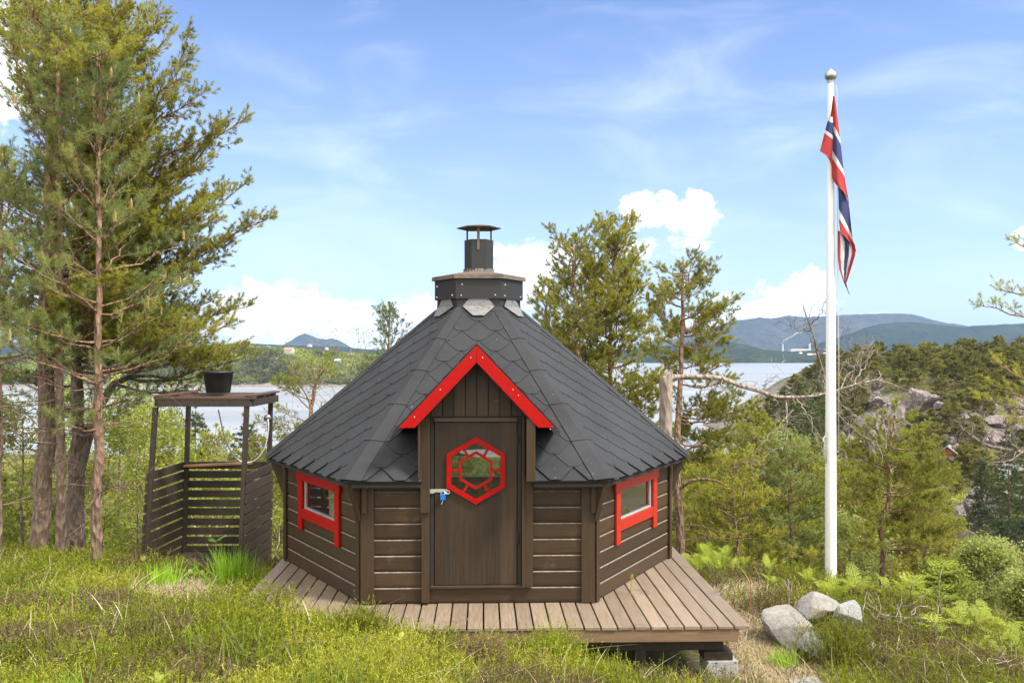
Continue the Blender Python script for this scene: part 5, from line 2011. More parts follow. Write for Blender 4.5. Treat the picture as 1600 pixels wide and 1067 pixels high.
T = Plant(242)
mb = MB()
K, nr_ = 14, 9
pr = []
for i in range(nr_):
    z = loc(1040, 900 - i * 38, 13.6)[2] if i < nr_ - 1 else loc(1040, 586, 13.6)[2]
    pr.append((.105 - .012 * i / nr_, z))
th = np.arange(K) * 2 * np.pi / K
v = []
for i, (r_, z) in enumerate(pr):
    for t in th:
        top = .07 * fbm(math.cos(t) * 2.3 + 5, math.sin(t) * 2.3, 4, 2) * 2 if i == nr_ - 1 else 0
        rr = r_ * (1 + .16 * float(fbm(t * 1.4, z * 2, 8, 3)))
        v.append((rr * math.cos(t) + .03 * i / nr_, rr * math.sin(t), z + top + (.05 * math.cos(t) if i == nr_ - 1 else 0)))
mb.add(v, [(i * K + j, i * K + (j + 1) % K, (i + 1) * K + (j + 1) % K, (i + 1) * K + j) for i in range(nr_ - 1) for j in range(K)], 0, .5)
mb.add(v, [[(nr_ - 1) * K + j for j in range(K)]], 0, .2)
o = mb.build('stump', bark('split_wood', [(0, (.30, .19, .11)), (.5, (.36, .29, .23)), (1, (.36, .29, .23))], 4), T0, smooth=True)
# bare twiggy tree behind the flagpole
b0 = base(1299, 15.5)
loc = lambda px, py, Y: P(px, py, Y) - b0
bare_tree('dead_tree', 'thin leafless tree with fine dark twigs rising behind the flagpole', b0,
          [([(0, 0, -.2), loc(1299, 720, 15.5), loc(1300, 640, 15.5), loc(1296, 600, 15.5), loc(1282, 570, 15.5), loc(1274, 545, 15.5), loc(1272, 520, 15.5), loc(1262, 504, 15.5), loc(1255, 478, 15.5)], .035, .007),
           ([loc(1274, 545, 15.5), loc(1300, 552, 15.4), loc(1313, 535, 15.3), loc(1320, 510, 15.3)], .012, .004), ([loc(1270, 518, 15.5), loc(1245, 516, 15.5), loc(1226, 506, 15.6)], .010, .003), ([loc(1266, 508, 15.5), loc(1282, 490, 15.3), loc(1290, 470, 15.2)], .009, .003), ([loc(1340, 600, 15.2), loc(1348, 550, 15.2), loc(1345, 520, 15.2)], .008, .003), ([loc(1300, 650, 15.5), loc(1330, 620, 15.3), loc(1340, 600, 15.2)], .012, .008)], 243, 2.2, 'birchbark', .42)
b0 = base(545, 24)
loc = lambda px, py, Y: P(px, py, Y) - b0
# pale bare birch in front of the headland
T = Plant(244)


def decid(b0, H, seed, label, name, leafm, barkm, spread=.5, nl=2600, leaf=.07, r=.05, lean=0., group=None, c0=.2, nb=22, dens=1., tint=.5, cat='tree', cluster=.22, flat=.85, prof=None):
    T = Plant(seed)
    rg = T.rg
    q = T.trunk([(0, 0, -.3), (lean * .3, 0, H * .4), (lean * .7, .05, H * .7), (lean, 0, H)], r, .008, 12, .02)
    tips = []
    for i in range(nb):
        f = c0 + (1 - c0) * (i + rg.uniform()) / nb
        z = f * H
        b = np.array([np.interp(z, q[:, 2], q[:, k]) for k in range(3)])
        a = i * 2.4 + rg.normal(0, .3)
        el = rg.uniform(.35, .95)
        g = (f - c0) / (1 - c0)
        L = H * spread * (prof(g) if prof else (.30 + .75 * math.sin(math.pi * min(1, .15 + g * .8)))) * rg.uniform(.6, 1.1)
        d = np.array([math.cos(a) * math.cos(el), math.sin(a) * math.cos(el), math.sin(el)])
        pts = [b, b + d * L * .35 + rg.normal(0, .03, 3), b + d * L * .7 + rg.normal(0, .05, 3), b + d * L]
        T.tube(pts, max(.006, r * .35 * (1.1 - f)), .003)
        for k in range(5):
            s = rg.uniform(.3, 1)
            c = b + d * L * s
            d2 = unit(d + rg.normal(0, .6, 3))
            l2 = L * rg.uniform(.2, .5)
            T.tube([c, c + d2 * l2 * .5, c + d2 * l2], .004, .002)
            tips += [c + d2 * l2, c + d2 * l2 * .55]
        tips.append(b + d * L)
    tips.append(q[-1])
    tips = np.array(tips)
    e = empty(name, b0, label, cat, group)
    mb = MB()
    mb.tubes(T.wood, 6, 0, T.wt)
    mb.build('trunk', M[barkm], e, smooth=True)
    n = max(4, int(nl / len(tips)))
    mb = MB()
    cl = np.clip(tint + rg.normal(0, .16, len(tips)), 0, 1)
    sz = cluster * rg.uniform(.6, 1.3, len(tips))
    m_ = len(tips)
    d = unit(rg.normal(size=(m_, n, 3)))
    c = tips[:, None] + d * (rg.uniform(0, 1, (m_, n, 1)) ** .5) * np.array([1, 1, flat]) * sz[:, None, None]
    a = unit(rg.normal(size=(m_, n, 3)) + np.array([0, 0, -.2]))
    s = unit(np.cross(a, rg.normal(size=(m_, n, 3)) + np.array([0, 0, 1.2])))
    lf = leaf * rg.uniform(.6, 1.2, (m_, n, 1))
    v = np.stack([c, c + a * lf * .5 + s * lf * .33, c + a * lf, c + a * lf * .5 - s * lf * .33], 2).reshape(-1, 3)
    tt = np.clip(cl[:, None] + rg.normal(0, .12, (m_, n)), 0, 1)
    mb.add(v, np.arange(m_ * n * 4).reshape(-1, 4), 0, np.repeat(tt.ravel(), 4))
    mb.build('crown', M[leafm], e)
    return e


def dtree(px, Y, topy, seed, label, **kw):
    b0 = base(px, Y)
    H = P(px, topy, Y)[2] - b0[2]
    return decid(b0, H, seed, label, kw.pop('name', 'birch'), kw.pop('leafm', 'leaf'), kw.pop('barkm', 'birchbark'), **kw)


dtree(548, 23, 545, 244, 'sparse pale birch with few small leaves in front of the headland', spread=.34, nl=900, leaf=.05, r=.05, tint=.15, nb=26)
dtree(215, 14.5, 690, 250, 'bright yellow green birch bush between the orange trunk and the shower stall', spread=.55, nl=9000, leaf=.055, r=.03, nb=26, name='birch_bush', cluster=.2)
dtree(35, 14, 655, 251, 'yellow green birch bush behind the thick pale trunk at the left edge', spread=.5, nl=9000, leaf=.055, r=.03, nb=26, name='birch_bush', tint=.45, cluster=.2)
dtree(185, 17.5, 640, 252, 'taller leafy birch rising behind the orange trunk', spread=.42, nl=9000, leaf=.06, r=.045, nb=28, tint=.6, cluster=.25)
dtree(325, 16, 790, 253, 'light green birch bush seen through the slats of the shower stall', spread=.6, nl=7000, leaf=.055, r=.03, nb=22, name='birch_bush', cluster=.2)
dtree(432, 14.6, 815, 254, 'light green bush between the shower stall and the cabin wall', spread=.6, nl=4500, leaf=.05, r=.02, nb=18, name='birch_bush', tint=.55, cluster=.16)
dtree(1540, 24, 862, 255, 'round pale green leafy tree at the foot of the grey cliff', spread=.42, nl=14000, leaf=.075, r=.06, nb=34, leafm='leafg', name='leafy_tree', cluster=.3)
dtree(1478, 17, 892, 256, 'green leafy bush below the pale green round tree', spread=.45, nl=5000, leaf=.06, r=.03, nb=20, leafm='leaf', name='leafy_bush', tint=.35, cluster=.22)
dtree(1605, 15, 915, 257, 'pale green leafy bush cut by the right edge of the picture', spread=.45, nl=6000, leaf=.06, r=.03, nb=24, leafm='leafg', name='leafy_bush', tint=.6, cluster=.22)
dtree(1215, 46, 700, 258, 'fresh green leafy tree beneath the dangling twigs of the dead bough', spread=.4, nl=6000, leaf=.16, r=.08, nb=26, leafm='leafg', name='leafy_tree', tint=.3, cluster=.6)
dtree(1330, 20, 840, 259, 'bright green bush behind the flagpole foot', spread=.6, nl=5000, leaf=.07, r=.03, nb=18, leafm='leafg', name='leafy_bush', tint=.75, cluster=.2)


# --- shared trees for the slopes: a few kinds, copied
def slope_pine(seed, H, leafm='needled', wide=.23, nd=(16, .30, .12)):
    T = Plant(seed)
    q = T.trunk([(0, 0, -.6), (.1, 0, H * .4), (.05, .1, H * .8), (0, 0, H)], .13, .02, 8, .06)
    rg = T.rg
    z = H * rg.uniform(.22, .34)
    z0 = z
    while z < H * .97:
        f = (z - z0) / (H - z0)
        L = H * wide * (.35 + .9 * math.sin(math.pi * min(1, .28 + f * .70)))
        for i in range(5):
            if rg.uniform() < .14:
                continue
            a = rg.uniform(0, 6.283)
            el = -.05 + .8 * f + rg.normal(0, .15)
            l = L * rg.uniform(.6, 1.15)
            e = np.array([math.cos(a) * math.cos(el), math.sin(a) * math.cos(el), math.sin(el)]) * l
            b = np.array([0, 0, z])
            T.tube([b, b + e * .5 - (0, 0, .04 * l), b + e], .035, .01)
            k = max(6, int(l / .075))
            s = rg.uniform(.35, 1.05, k)
            T.shoots(b + e * s[:, None] + rg.normal(0, .16, (k, 3)) * np.array([1, 1, .55]), unit(e / l + rg.normal(0, .7, (k, 3)) + np.array([0, 0, .5])), np.full(k, .32), np.clip(.5 + rg.normal(0, .1) + rg.normal(0, .1, k), 0, 1))
        z += H * .052 * rg.uniform(.8, 1.3)
    T.shoots(np.array([[0, 0, H]] * 5), unit(rg.normal(0, .4, (5, 3)) + np.array([0, 0, 1])), np.full(5, .35), np.full(5, .6))
    return T, nd, leafm


# rock outcrops
OUTCROPS = [
        (1545, 808, 122, (4.2, 3.5, 4.4), .2, 'largest grey streaked cliff face standing below the dark spruces'), (1588, 850, 112, (3.2, 3, 4.6), .7, 'grey cliff slab at the right edge, lower than the streaked face'), (1500, 800, 124, (2.2, 2.2, 2.0), 1.2, 'low grey outcrop left of the streaked cliff face'), (1512, 845, 116, (2.4, 2, 2.6), 2.0, 'grey rock shoulder under the streaked cliff face'),
        (1438, 632, 330, (11, 8, 9), .3, 'pale bare rock face highest on the hillside'), (1400, 645, 325, (9, 8, 7), 1.0, 'pale rock step left of the highest bare face'), (1372, 628, 335, (8, 6, 4), .2, 'small pale ledge near the hill crest'), (1360, 672, 312, (13, 9, 9), 2.1, 'broad grey scree rock in the middle of the hillside'), (1338, 712, 300, (11, 8, 10), .8, 'grey rock wall low on the hill beside the flagpole'), (1466, 688, 300, (3.4, 3, 6), .4, 'narrow pinkish rock strip among hillside pines'),
        (1480, 720, 285, (5, 4, 3), .9, 'pale stones above the small red house'), (1562, 662, 305, (8, 6, 5), .5, 'pale rock patch on the hillside near the right edge'), (1590, 640, 315, (8, 5, 5), 1.5, 'pale ledge at the right edge high on the hillside'), (1556, 690, 295, (9, 6, 5), 2.2, 'pale broken rocks under the patch near the right edge'), (1330, 758, 270, (6, 5, 4), 2.6, 'smooth grey rock just right of the flagpole low down'), (1310, 690, 320, (5, 4, 4), 1.9, 'grey rock end of the hill seen behind the flagpole'), (1522, 770, 160, (2.5, 2, 1.2), .3, 'flat pale stones left of the dark spruces')]


def ground_hit(px, py, y0=85., y1=440.):
    """distance at which the slope is met in the direction of a photo pixel"""
    ys = np.arange(y0, y1, 1.5)
    zs = ground_z((px - CX) / F * ys, ys)
    k = np.nonzero(zs >= CZ + (HY - py) / F * ys)[0]
    return float(ys[k[0]]) if len(k) else None


for i, o_ in enumerate(OUTCROPS):
    yh = ground_hit(o_[0], o_[1] + 6)
    if yh:
        OUTCROPS[i] = (o_[0], o_[1], yh, tuple(np.array(o_[3]) * yh / o_[2]), o_[4], o_[5])
for i, (px_, py_, Y_, dm, rz, lab) in enumerate(OUTCROPS):
    dm = np.array(dm) * np.array([.72, .72, .85])
    v, f = cliff_mesh(500 + i, dm * 1.1)
    mb = MB()
    mb.add(v, f)
    o = mb.build('rock_outcrop', M['cliff'])
    q = P(px_, py_, Y_)
    g = gz(q[0], Y_)
    o.location = (q[0], Y_, q[2] if abs(q[2] - g) < dm[2] * .9 else g)
    o.rotation_euler = (0, 0, rz)
    tag(o, lab, 'rock')


rgo = np.random.default_rng(88)
rock_protos = []
for i in range(5):
    v, f = cliff_mesh(560 + i, (2.6, 2.2, 2.6))
    mb = MB()
    mb.add(v, f)
    rock_protos.append(mb.build('rock_outcrop', M['cliff']))
nrk = 0
while nrk < 44:
    y = rgo.uniform(255, 345)
    px_ = rgo.uniform(1325, 1625)
    x = (px_ - CX) / F * y
    z = gz(x, y)
    row = HY + F * (CZ - z) / y
    if not 600 < row < 770 or fbm(x / 20, y / 24, 91, 3) < -.10:
        continue
    o = rock_protos[nrk] if nrk < 5 else rock_protos[nrk % 5].copy()
    if nrk >= 5:
        C.objects.link(o)
    o.location = (x, y, z + 1.3)
    o.rotation_euler = (0, 0, float(rgo.uniform(0, 6.28)))
    sc_ = rgo.uniform(.6, 1.5)
    o.scale = (sc_, sc_, sc_ * rgo.uniform(.7, 1.5))
    tag(o, 'small pink grey rock face among the hillside pines', 'rock', 'small rock faces on the hillside')
    nrk += 1


def over_rock(x, y, top, bot):
    """true where something from height bot to top would stand before a bare rock face"""
    c = CX + F * x / y
    r0, r1 = HY + F * (CZ - top) / y, HY + F * (CZ - bot) / y
    for px_, py_, Y_, dm, rz, lab in OUTCROPS:
        w, h = .62 * F * max(dm[0], dm[1]) / Y_, .62 * F * dm[2] / Y_
        if abs(c - px_) < w and r1 > py_ - h and r0 < py_ + h * .8 and y < Y_ + 6:
            return True
    return False


GRP = 'pines on the rocky hillside across the hollow'
protos = []
for i in range(5):
    T, nd, lf = slope_pine(300 + i, 7.0 + i * .4, wide=.26 + .03 * (i % 3))
    o = T.finish('hillside_pine', 'olive green pine among many on the rocky hillside across the hollow', 'pine tree', (0, 0, 0), M['pinebark'], M[lf], nd, GRP, sides=5)
    protos.append(o)
rng = np.random.default_rng(44)
placed, used = [], set()
tries = 0
ZN = lambda x, y: gz(x, y)


def place_copy(protos, used, x, y, sc, label=None, group=None):
    i = int(rng.integers(len(protos)))
    if i not in used:
        used.add(i)
        o = protos[i]
        o.location = (x, y, gz(x, y) - .2)
        o.rotation_euler = (0, 0, float(rng.uniform(0, 6.28)))
        o.scale = (sc, sc, sc)
    else:
        o = copy_tree(protos[i], (x, y, gz(x, y) - .2), float(rng.uniform(0, 6.28)), sc)
    if label:
        o['label'] = label
    if group:
        o['group'] = group
    return o


while len(placed) < 285 and tries < 20000:
    tries += 1
    y = rng.uniform(240, 415)
    x = rng.uniform(86, y * .62)
    px_ = CX + F * x / y
    if px_ > 1640 or px_ < 1150:
        continue
    z = gz(x, y)
    if z < -35:
        continue
    row = HY + F * (CZ - z) / y
    # thick along the crest and at the foot, thin over the bare rock face
    rock = fbm(x / 22 + 7, y / 26, 61, 3)
    want = .95 if row < 590 else (.35 if 600 < row < 690 and px_ < 1530 and rock > -.05 else .7)
    if rng.uniform() > want:
        continue
    if any((x - a) ** 2 + (y - b) ** 2 < 13 for a, b in placed):
        continue
    if over_rock(x, y, z + 7, z):
        continue
    placed.append((x, y))
    place_copy(protos, used, x, y, rng.uniform(.75, 1.35))
for i in range(5):
    assert i in used
# valley pines between the slope and the far hillside / the water
vprot, vused = [], set()
for i in range(5):
    T, nd, lf = slope_pine(320 + i, 6.5 + i * .5, 'needle' if i % 2 else 'needley', .24, (18, .26, .095))
    vprot.append(T.finish('valley_pine', 'green pine standing in the wooded hollow below the cabin', 'pine tree', (0, 0, 0), M['pinebark'], M[lf], nd, 'pines in the wooded hollow below', sides=5))
vp = []
tries = 0
while len(vp) < 150 and tries < 20000:
    tries += 1
    y = 34 * (230 / 34) ** rng.uniform()
    px_ = rng.choice([rng.uniform(-30, 720), rng.uniform(820, 1320), rng.uniform(1250, 1640)])
    x = (px_ - CX) / F * y
    z = gz(x, y)
    top = z + 6.2
    row = HY + F * (CZ - top) / y
    lim = 622 if px_ < 300 else 640 if px_ < 440 else 690 if px_ < 760 else 660 if px_ < 1200 else 600
    if y > 70:
        lim += 0
    if row < lim:
        continue
    if 1462 < px_ < 1640 and y < 128 and row < 868:
        continue
    if any((x - a) ** 2 + (y - b) ** 2 < 9 + y * .05 for a, b in vp):
        continue
    if y > 60 and over_rock(x, y, z + 6, z):
        continue
    vp.append((x, y))
    place_copy(vprot, vused, x, y, rng.uniform(.6, 1.05))
# spruces
def spruce(seed, H):
    T = Plant(seed)
    rg = T.rg
    q = T.trunk([(0, 0, -.5), (0, 0, H * .5), (0, 0, H)], .14, .015, 8, .02)
    z = H * .08
    while z < H * .98:
        f = z / H
        L = H * .24 * (1 - f) ** .85 + .12
        for i in range(7):
            a = rg.uniform(0, 6.283)
            l = L * rg.uniform(.75, 1.12)
            e = np.array([math.cos(a), math.sin(a), -.22 + .5 * f]) * l
            b = np.array([0, 0, z])
            T.tube([b, b + e * .5, b + e], .02, .006)
            k = max(4, int(l / .13))
            s = rg.uniform(.15, 1.05, k)
            T.shoots(b + e * s[:, None] + rg.normal(0, .08, (k, 3)), unit(e / l + rg.normal(0, .45, (k, 3)) + np.array([0, 0, -.15])), np.full(k, .28), np.clip(.45 + rg.normal(0, .12, k), 0, 1))
        z += H * .035
    T.shoots(np.array([[0, 0, H]] * 4), unit(rg.normal(0, .25, (4, 3)) + np.array([0, 0, 1])), np.full(4, .4), np.full(4, .6))
    return T


for px_, Y_, ty, lab, sd_ in [(1576, 118, 668, 'large dark spruce on the ledge above the grey cliff', 401), (1612, 100, 700, 'dark spruce beside the large one at the right edge', 402), (1535, 128, 715, 'small dark spruce left of the large one above the cliff', 403),
                              (1258, 90, 588, 'dark pointed spruce against the water left of the flagpole', 404), (1280, 96, 583, 'second dark spruce right beside the pointed one, by the flagpole', 405), (1232, 84, 622, 'shorter dark spruce left of the pair by the flagpole', 406),
                              (306, 60, 640, 'pointed green spruce top seen through the shower stall frame', 407), (384, 66, 655, 'narrow green spruce seen between the front posts of the stall', 408)]:
    b0 = base(px_, Y_)
    H = P(px_, ty, Y_)[2] - b0[2]
    spruce(sd_, H).finish('spruce', lab, 'spruce tree', b0, M['darkbark'], M['spruce'], (12, .24, .075), sides=5)
# houses in the hollow
M['whitehouse'] = M['pale']
q = P(1482, 752, 262)
house('house', (q[0], q[1], gz(q[0], q[1]) - .3), 4.6, 7, 3.0, M['redhouse'], M['slate'], 'small red wooden house with grey roof among the hillside trees', rz=-.5)
q = P(1598, 756, 200)
house('house', (q[0], q[1], gz(q[0], q[1]) + 1.5), 6, 8, 4, M['pale'], M['slate'], 'white house with grey gable roof half hidden at the right edge', rz=.5)
q = P(1078, 768, 150)
house('house', (q[0], q[1], gz(q[0], q[1]) + .5), 7, 8, 4, M['pale'], M['tile'], 'orange roofed house low in the trees beside the orange pine trunk', rz=1.3)

# shrub cover of the slopes: uncountable
rng = np.random.default_rng(66)
n = 26000
y = 12.5 * (420 / 12.5) ** rng.uniform(0, 1, n)
y[:8000] = rng.uniform(225, 425, 8000)
x = y * rng.uniform(-.72, .66, n)
x[8000:13000] = y[8000:13000] * rng.uniform(-2.2, 2.2, 5000)
near = (y < 16) & (np.abs(x + .3) < 2.6)
z = ground_z(x, y)
keep = (z > SEA + 1) & ~near & (fbm(x / 16, y / 16, 71, 3) > -.16 - .1 * (y < 60) - .5 * (y > 200))
x, y, z = x[keep], y[keep], z[keep]
keep = np.array([not (b > 90 and over_rock(a, b, c + 1.0, c + .6)) for a, b, c in zip(x, y, z)])
x, y, z = x[keep], y[keep], z[keep]
sz = np.clip(.16 + y * .0058, .16, 2.1) * rng.uniform(.5, 1.6, len(x))
tn = np.clip(.5 + 1.3 * fbm(x / 9, y / 9, 81, 3) + rng.normal(0, .1, len(x)), 0, 1)
mb = MB()
for lo, hi, k, lf in ((0, 30, 130, .065), (30, 90, 60, .16), (90, 1000, 44, .55)):
    s = (y >= lo) & (y < hi)
    clumps(mb, np.stack([x, y, z + sz * .45], 1)[s], sz[s] * 1.25, rng, k, lf, tn[s], .75)
tag(mb.build('undergrowth', M['shrub']), 'dense olive green undergrowth covering the slopes below the cabin', 'undergrowth', kind='stuff')

# ------------------------------------------------------------------ ground cover round the cabin
rng = np.random.default_rng(91)


def on_deck(x, y, pad=.0):
    dx, dy = x + .345, y - 9.73
    lx, ly = dx * math.cos(YAW) + dy * math.sin(YAW), -dx * math.sin(YAW) + dy * math.cos(YAW)
    return (np.abs(lx) < 2.05 + pad) & (ly > -2.53 - pad) & (ly < 2.0 + pad)


def in_stall(x, y):
    return (x > -4.25) & (x < -2.9) & (y > 10.5) & (y < 11.75)


def bare_patch(x, y):
    """trodden dry ground: right of the deck and before the stall"""
    a = np.exp(-(((x - 2.20 - .06 * (y - 8)) / .46) ** 2 + ((y - 8.1) / 1.35) ** 2) * 1.0)
    b = 1.4 * np.exp(-(((x + 3.16) / .34) ** 2 + ((y - 9.2) / .62) ** 2))
    c = np.exp(-(((x - 2.5) / .5) ** 2 + ((y - 10.0) / .5) ** 2))
    return np.maximum(np.maximum(a, b), c * .7)


def scatter(n, y0, y1, xw=.82):
    n = int(n * 1.22)
    y = np.sqrt(rng.uniform(y0 ** 2, y1 ** 2, n))
    x = y * rng.uniform(-xw, xw, n)
    return x, y


def stems(x, y, z, S, Lf, h, lf, lw, spread, lean, tint, mb, tj=.09, tipup=.0):
    """M clumps of S stems, each stem with Lf small leaves"""
    m = len(x)
    b = np.stack([x, y, z], 1)[:, None] + rng.normal(0, 1, (m, S, 3)) * np.array([spread, spread, .01])
    d = unit(np.array([0, 0, 1.]) + rng.normal(0, lean, (m, S, 3)))
    hh = h[:, None] * rng.uniform(.55, 1.15, (m, S))
    bend = rng.normal(0, .16, (m, S, 3)) * np.array([1, 1, .3])
    t = (np.arange(Lf) + .6) / Lf
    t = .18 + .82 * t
    c = b[:, :, None] + d[:, :, None] * (hh[:, :, None] * t)[..., None] + bend[:, :, None] * (hh[:, :, None] * t * t)[..., None]
    a = unit(d[:, :, None] * .75 + rng.normal(0, .55, (m, S, Lf, 3)))
    w = unit(np.cross(a, rng.normal(size=(m, S, Lf, 3))))
    l = lf * rng.uniform(.6, 1.25, (m, S, Lf, 1))
    v = np.stack([c - a * l * .35 - w * lw * .5, c - a * l * .35 + w * lw * .5, c + a * l * .65], 3).reshape(-1, 3)
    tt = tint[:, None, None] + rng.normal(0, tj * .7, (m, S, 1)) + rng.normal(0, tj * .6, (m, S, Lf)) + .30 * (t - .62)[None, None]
    tt = np.clip(tt, 0, 1)
    mb.add(v, np.arange(m * S * Lf * 3).reshape(-1, 3), 0, np.repeat(tt.ravel(), 3))
    return b, d, hh, bend


def hz(x, y):
    return ground_z(x, y)


mb = MB()
wood = []
for n, y0, y1, S, Lf, lf, lw in ((4600, 4.3, 7.4, 13, 12, .026, .0075), (5200, 7.4, 10.8, 12, 10, .032, .010), (3600, 10.8, 14, 10, 8, .045, .016)):
    x, y = scatter(n, y0, y1)
    k = ~on_deck(x, y, -.12 if y0 < 7 else np.where((x < -1.75) & (y < 8.0), -.45, .02)) & ~in_stall(x, y) & (rng.uniform(size=len(x)) > bare_patch(x, y) * 1.7)
    k &= (fbm(x * .9, y * .9, 111, 3) > -.19)
    x, y = x[k], y[k]
    patch = fbm(x * .8, y * .8, 121, 4)
    fine = fbm(x * 2.6, y * 2.6, 131, 3)
    right = sstep(.5, 2.6, x)
    # low bushes: every stem belongs to one of many small mounds
    gx_, gy_ = np.floor(x / .33), np.floor(y / .33)
    best, mt = np.full(len(x), 9.), np.zeros(len(x))
    for ox in (-1, 0, 1):
        for oy in (-1, 0, 1):
            cx_, cy_ = gx_ + ox, gy_ + oy
            hsh = lambda s_: (lambda q: q - np.floor(q))(np.sin(cx_ * 12.9898 + cy_ * 78.233 + s_) * 43758.5453)
            dd = np.hypot(x - (cx_ + .15 + .7 * hsh(1.)) * .33, y - (cy_ + .15 + .7 * hsh(2.)) * .33)
            mt = np.where(dd < best, hsh(3.), mt)
            best = np.minimum(best, dd)
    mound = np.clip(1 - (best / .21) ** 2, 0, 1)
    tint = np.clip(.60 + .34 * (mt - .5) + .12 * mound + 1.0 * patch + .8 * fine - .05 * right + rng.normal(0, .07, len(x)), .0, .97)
    brown = (fbm(x * 1.7 + 40, y * 1.7, 141, 3) > .15) | ((mt > .90) & (patch < .08)) | ((mound < .12) & (rng.uniform(size=len(x)) < .45))
    tint = np.where(brown, rng.uniform(.02, .26, len(x)), tint)
    h = (.185 + .15 * fbm(x * 1.5, y * 1.5, 151, 3) + .03 * right) * rng.uniform(.8, 1.15, len(x)) * (.50 + .70 * mound)
    h = h * (1 - .45 * np.exp(-(((x + 3.15) / .42) ** 2 + ((y - 8.7) / .9) ** 2)))
    h = h + .07 * np.exp(-(((x + 2.1) / .45) ** 2 + ((y - 7.4) / .45) ** 2))
    # kept low where the deck edge shows, tall in the clump before the middle of the deck
    edge = np.exp(-((y - 6.9) / .5) ** 2)
    h = h * (1 - .15 * edge * sstep(.25, .7, x) * (1 - sstep(1.9, 2.6, x)))
    h = h + .16 * np.exp(-(((x - .36) / .16) ** 2 + ((y - 6.75) / .2) ** 2))
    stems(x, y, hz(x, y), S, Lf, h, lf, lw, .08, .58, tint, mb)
tag(mb.build('heather', M['heather']), 'yellow green and brown heather carpeting the mound before the cabin', 'heather', kind='stuff')

# woody stems under the leaves and dead brown twigs
polys, tin = [], []
x, y = scatter(2000, 4.3, 11.5)
k = ~on_deck(x, y, .05) & ~in_stall(x, y)
x, y = x[k], y[k]
z = hz(x, y)
mb = MB()
for i in range(len(x)):
    p = np.array([x[i], y[i], z[i]])
    for _ in range(3):
        d = unit(np.array([0, 0, 1.]) + rng.normal(0, .6, 3))
        l = rng.uniform(.08, .22)
        polys.append((np.array([p, p + d * l * .5 + rng.normal(0, .02, 3), p + d * l + rng.normal(0, .03, 3)]), np.array([.0035, .003, .0014])))
mb.tubes(polys, 3)
tag(mb.build('heather_stalks', M['heatherw']), 'brown woody stalks showing through the heather', 'heather stalks', kind='stuff')


def blades(x, y, n, h, w, lean, tint, mb, spread=.03, K=4, z=None, curl=.6):
    m = len(x)
    z = hz(x, y) if z is None else z
    b = np.stack([x, y, z], 1)[:, None] + rng.normal(0, 1, (m, n, 3)) * np.array([spread, spread, .0])
    a = rng.uniform(0, 6.283, (m, n))
    out = np.stack([np.cos(a), np.sin(a), np.zeros_like(a)], -1)
    side = np.stack([-np.sin(a), np.cos(a), np.zeros_like(a)], -1)
    hh = (h[:, None] * rng.uniform(.5, 1.2, (m, n)))[..., None]
    ln = (np.abs(rng.normal(0, lean, (m, n))))[..., None]
    P_ = []
    for k in range(K):
        t = k / (K - 1)
        c = b + np.array([0, 0, 1.]) * hh * (t - curl * .35 * ln * t * t) + out * hh * (ln * t + curl * ln * t * t)
        ww = w * (1 - t) ** .7 * .5
        P_ += [c - side * ww, c + side * ww]
    v = np.stack(P_, 2)
    base_ = np.arange(m * n)[:, None] * (2 * K)
    f = np.concatenate([base_ + np.array([2 * k, 2 * k + 1, 2 * k + 3, 2 * k + 2]) for k in range(K - 1)], 0)
    tt = np.clip(tint[:, None] + rng.normal(0, .10, (m, n)), 0, 1)
    mb.add(v.reshape(-1, 3), f, 0, np.repeat(tt.ravel(), 2 * K))


mb = MB()
x, y = scatter(1500, 4.3, 12)
k = ~on_deck(x, y, .02) & ~in_stall(x, y) & (fbm(x * .7 + 9, y * .7, 161, 3) > .0) & (rng.uniform(size=len(x)) > bare_patch(x, y))
x, y = x[k], y[k]
blades(x, y, 7, np.full(len(x), .24) * rng.uniform(.6, 1.3, len(x)), .0055, .35, np.clip(.55 + 1.2 * fbm(x, y, 171, 3), 0, 1), mb)
tag(mb.build('grass', M['grass']), 'thin green and straw grass blades growing through the heather', 'grass', kind='stuff')
mb = MB()
# pale dry grass: flattened over the trodden ground and as curled dead stalks in the heather
x, y = scatter(70000, 6.2, 11.2)
k = (rng.uniform(size=len(x)) < bare_patch(x, y) * 1.1) & ~on_deck(x, y, .02) & ~in_stall(x, y)
x, y = x[k], y[k]
blades(x, y, 4, np.full(len(x), .09), .007, 1.8, rng.uniform(.1, .95, len(x)), mb, .05, 3)
x, y = scatter(750, 4.4, 10.5)
k = ~on_deck(x, y, .1) & ~in_stall(x, y)
x, y = x[k], y[k]
blades(x, y, 2, np.full(len(x), .26), .006, .75, rng.uniform(.6, 1, len(x)), mb, .03, 7, curl=1.3)
x, y = scatter(150, 4.5, 9.5)
k = ~on_deck(x, y, .15) & ~in_stall(x, y)
x, y = x[k], y[k]
blades(x, y, 2, np.full(len(x), .24), .013, 1.0, np.full(len(x), .95), mb, .05, 9, curl=1.9)
tag(mb.build('dry_grass', M['dry']), 'pale flattened dry grass on the trodden ground and curled dead stalks', 'dry grass', kind='stuff')


# grass tufts that can be told apart
def tuft(px, Y, h, lab, n=230, sp=.11, m='tuft', t=.5):
    b0 = base(px, Y)
    mb = MB()
    blades(np.zeros(1), np.zeros(1), n, np.full(1, h), .010, .32, np.full(1, t), mb, sp, 6, np.zeros(1))
    o = mb.build('grass_tuft', M[m])
    o.location = b0
    tag(o, lab, 'grass tuft')


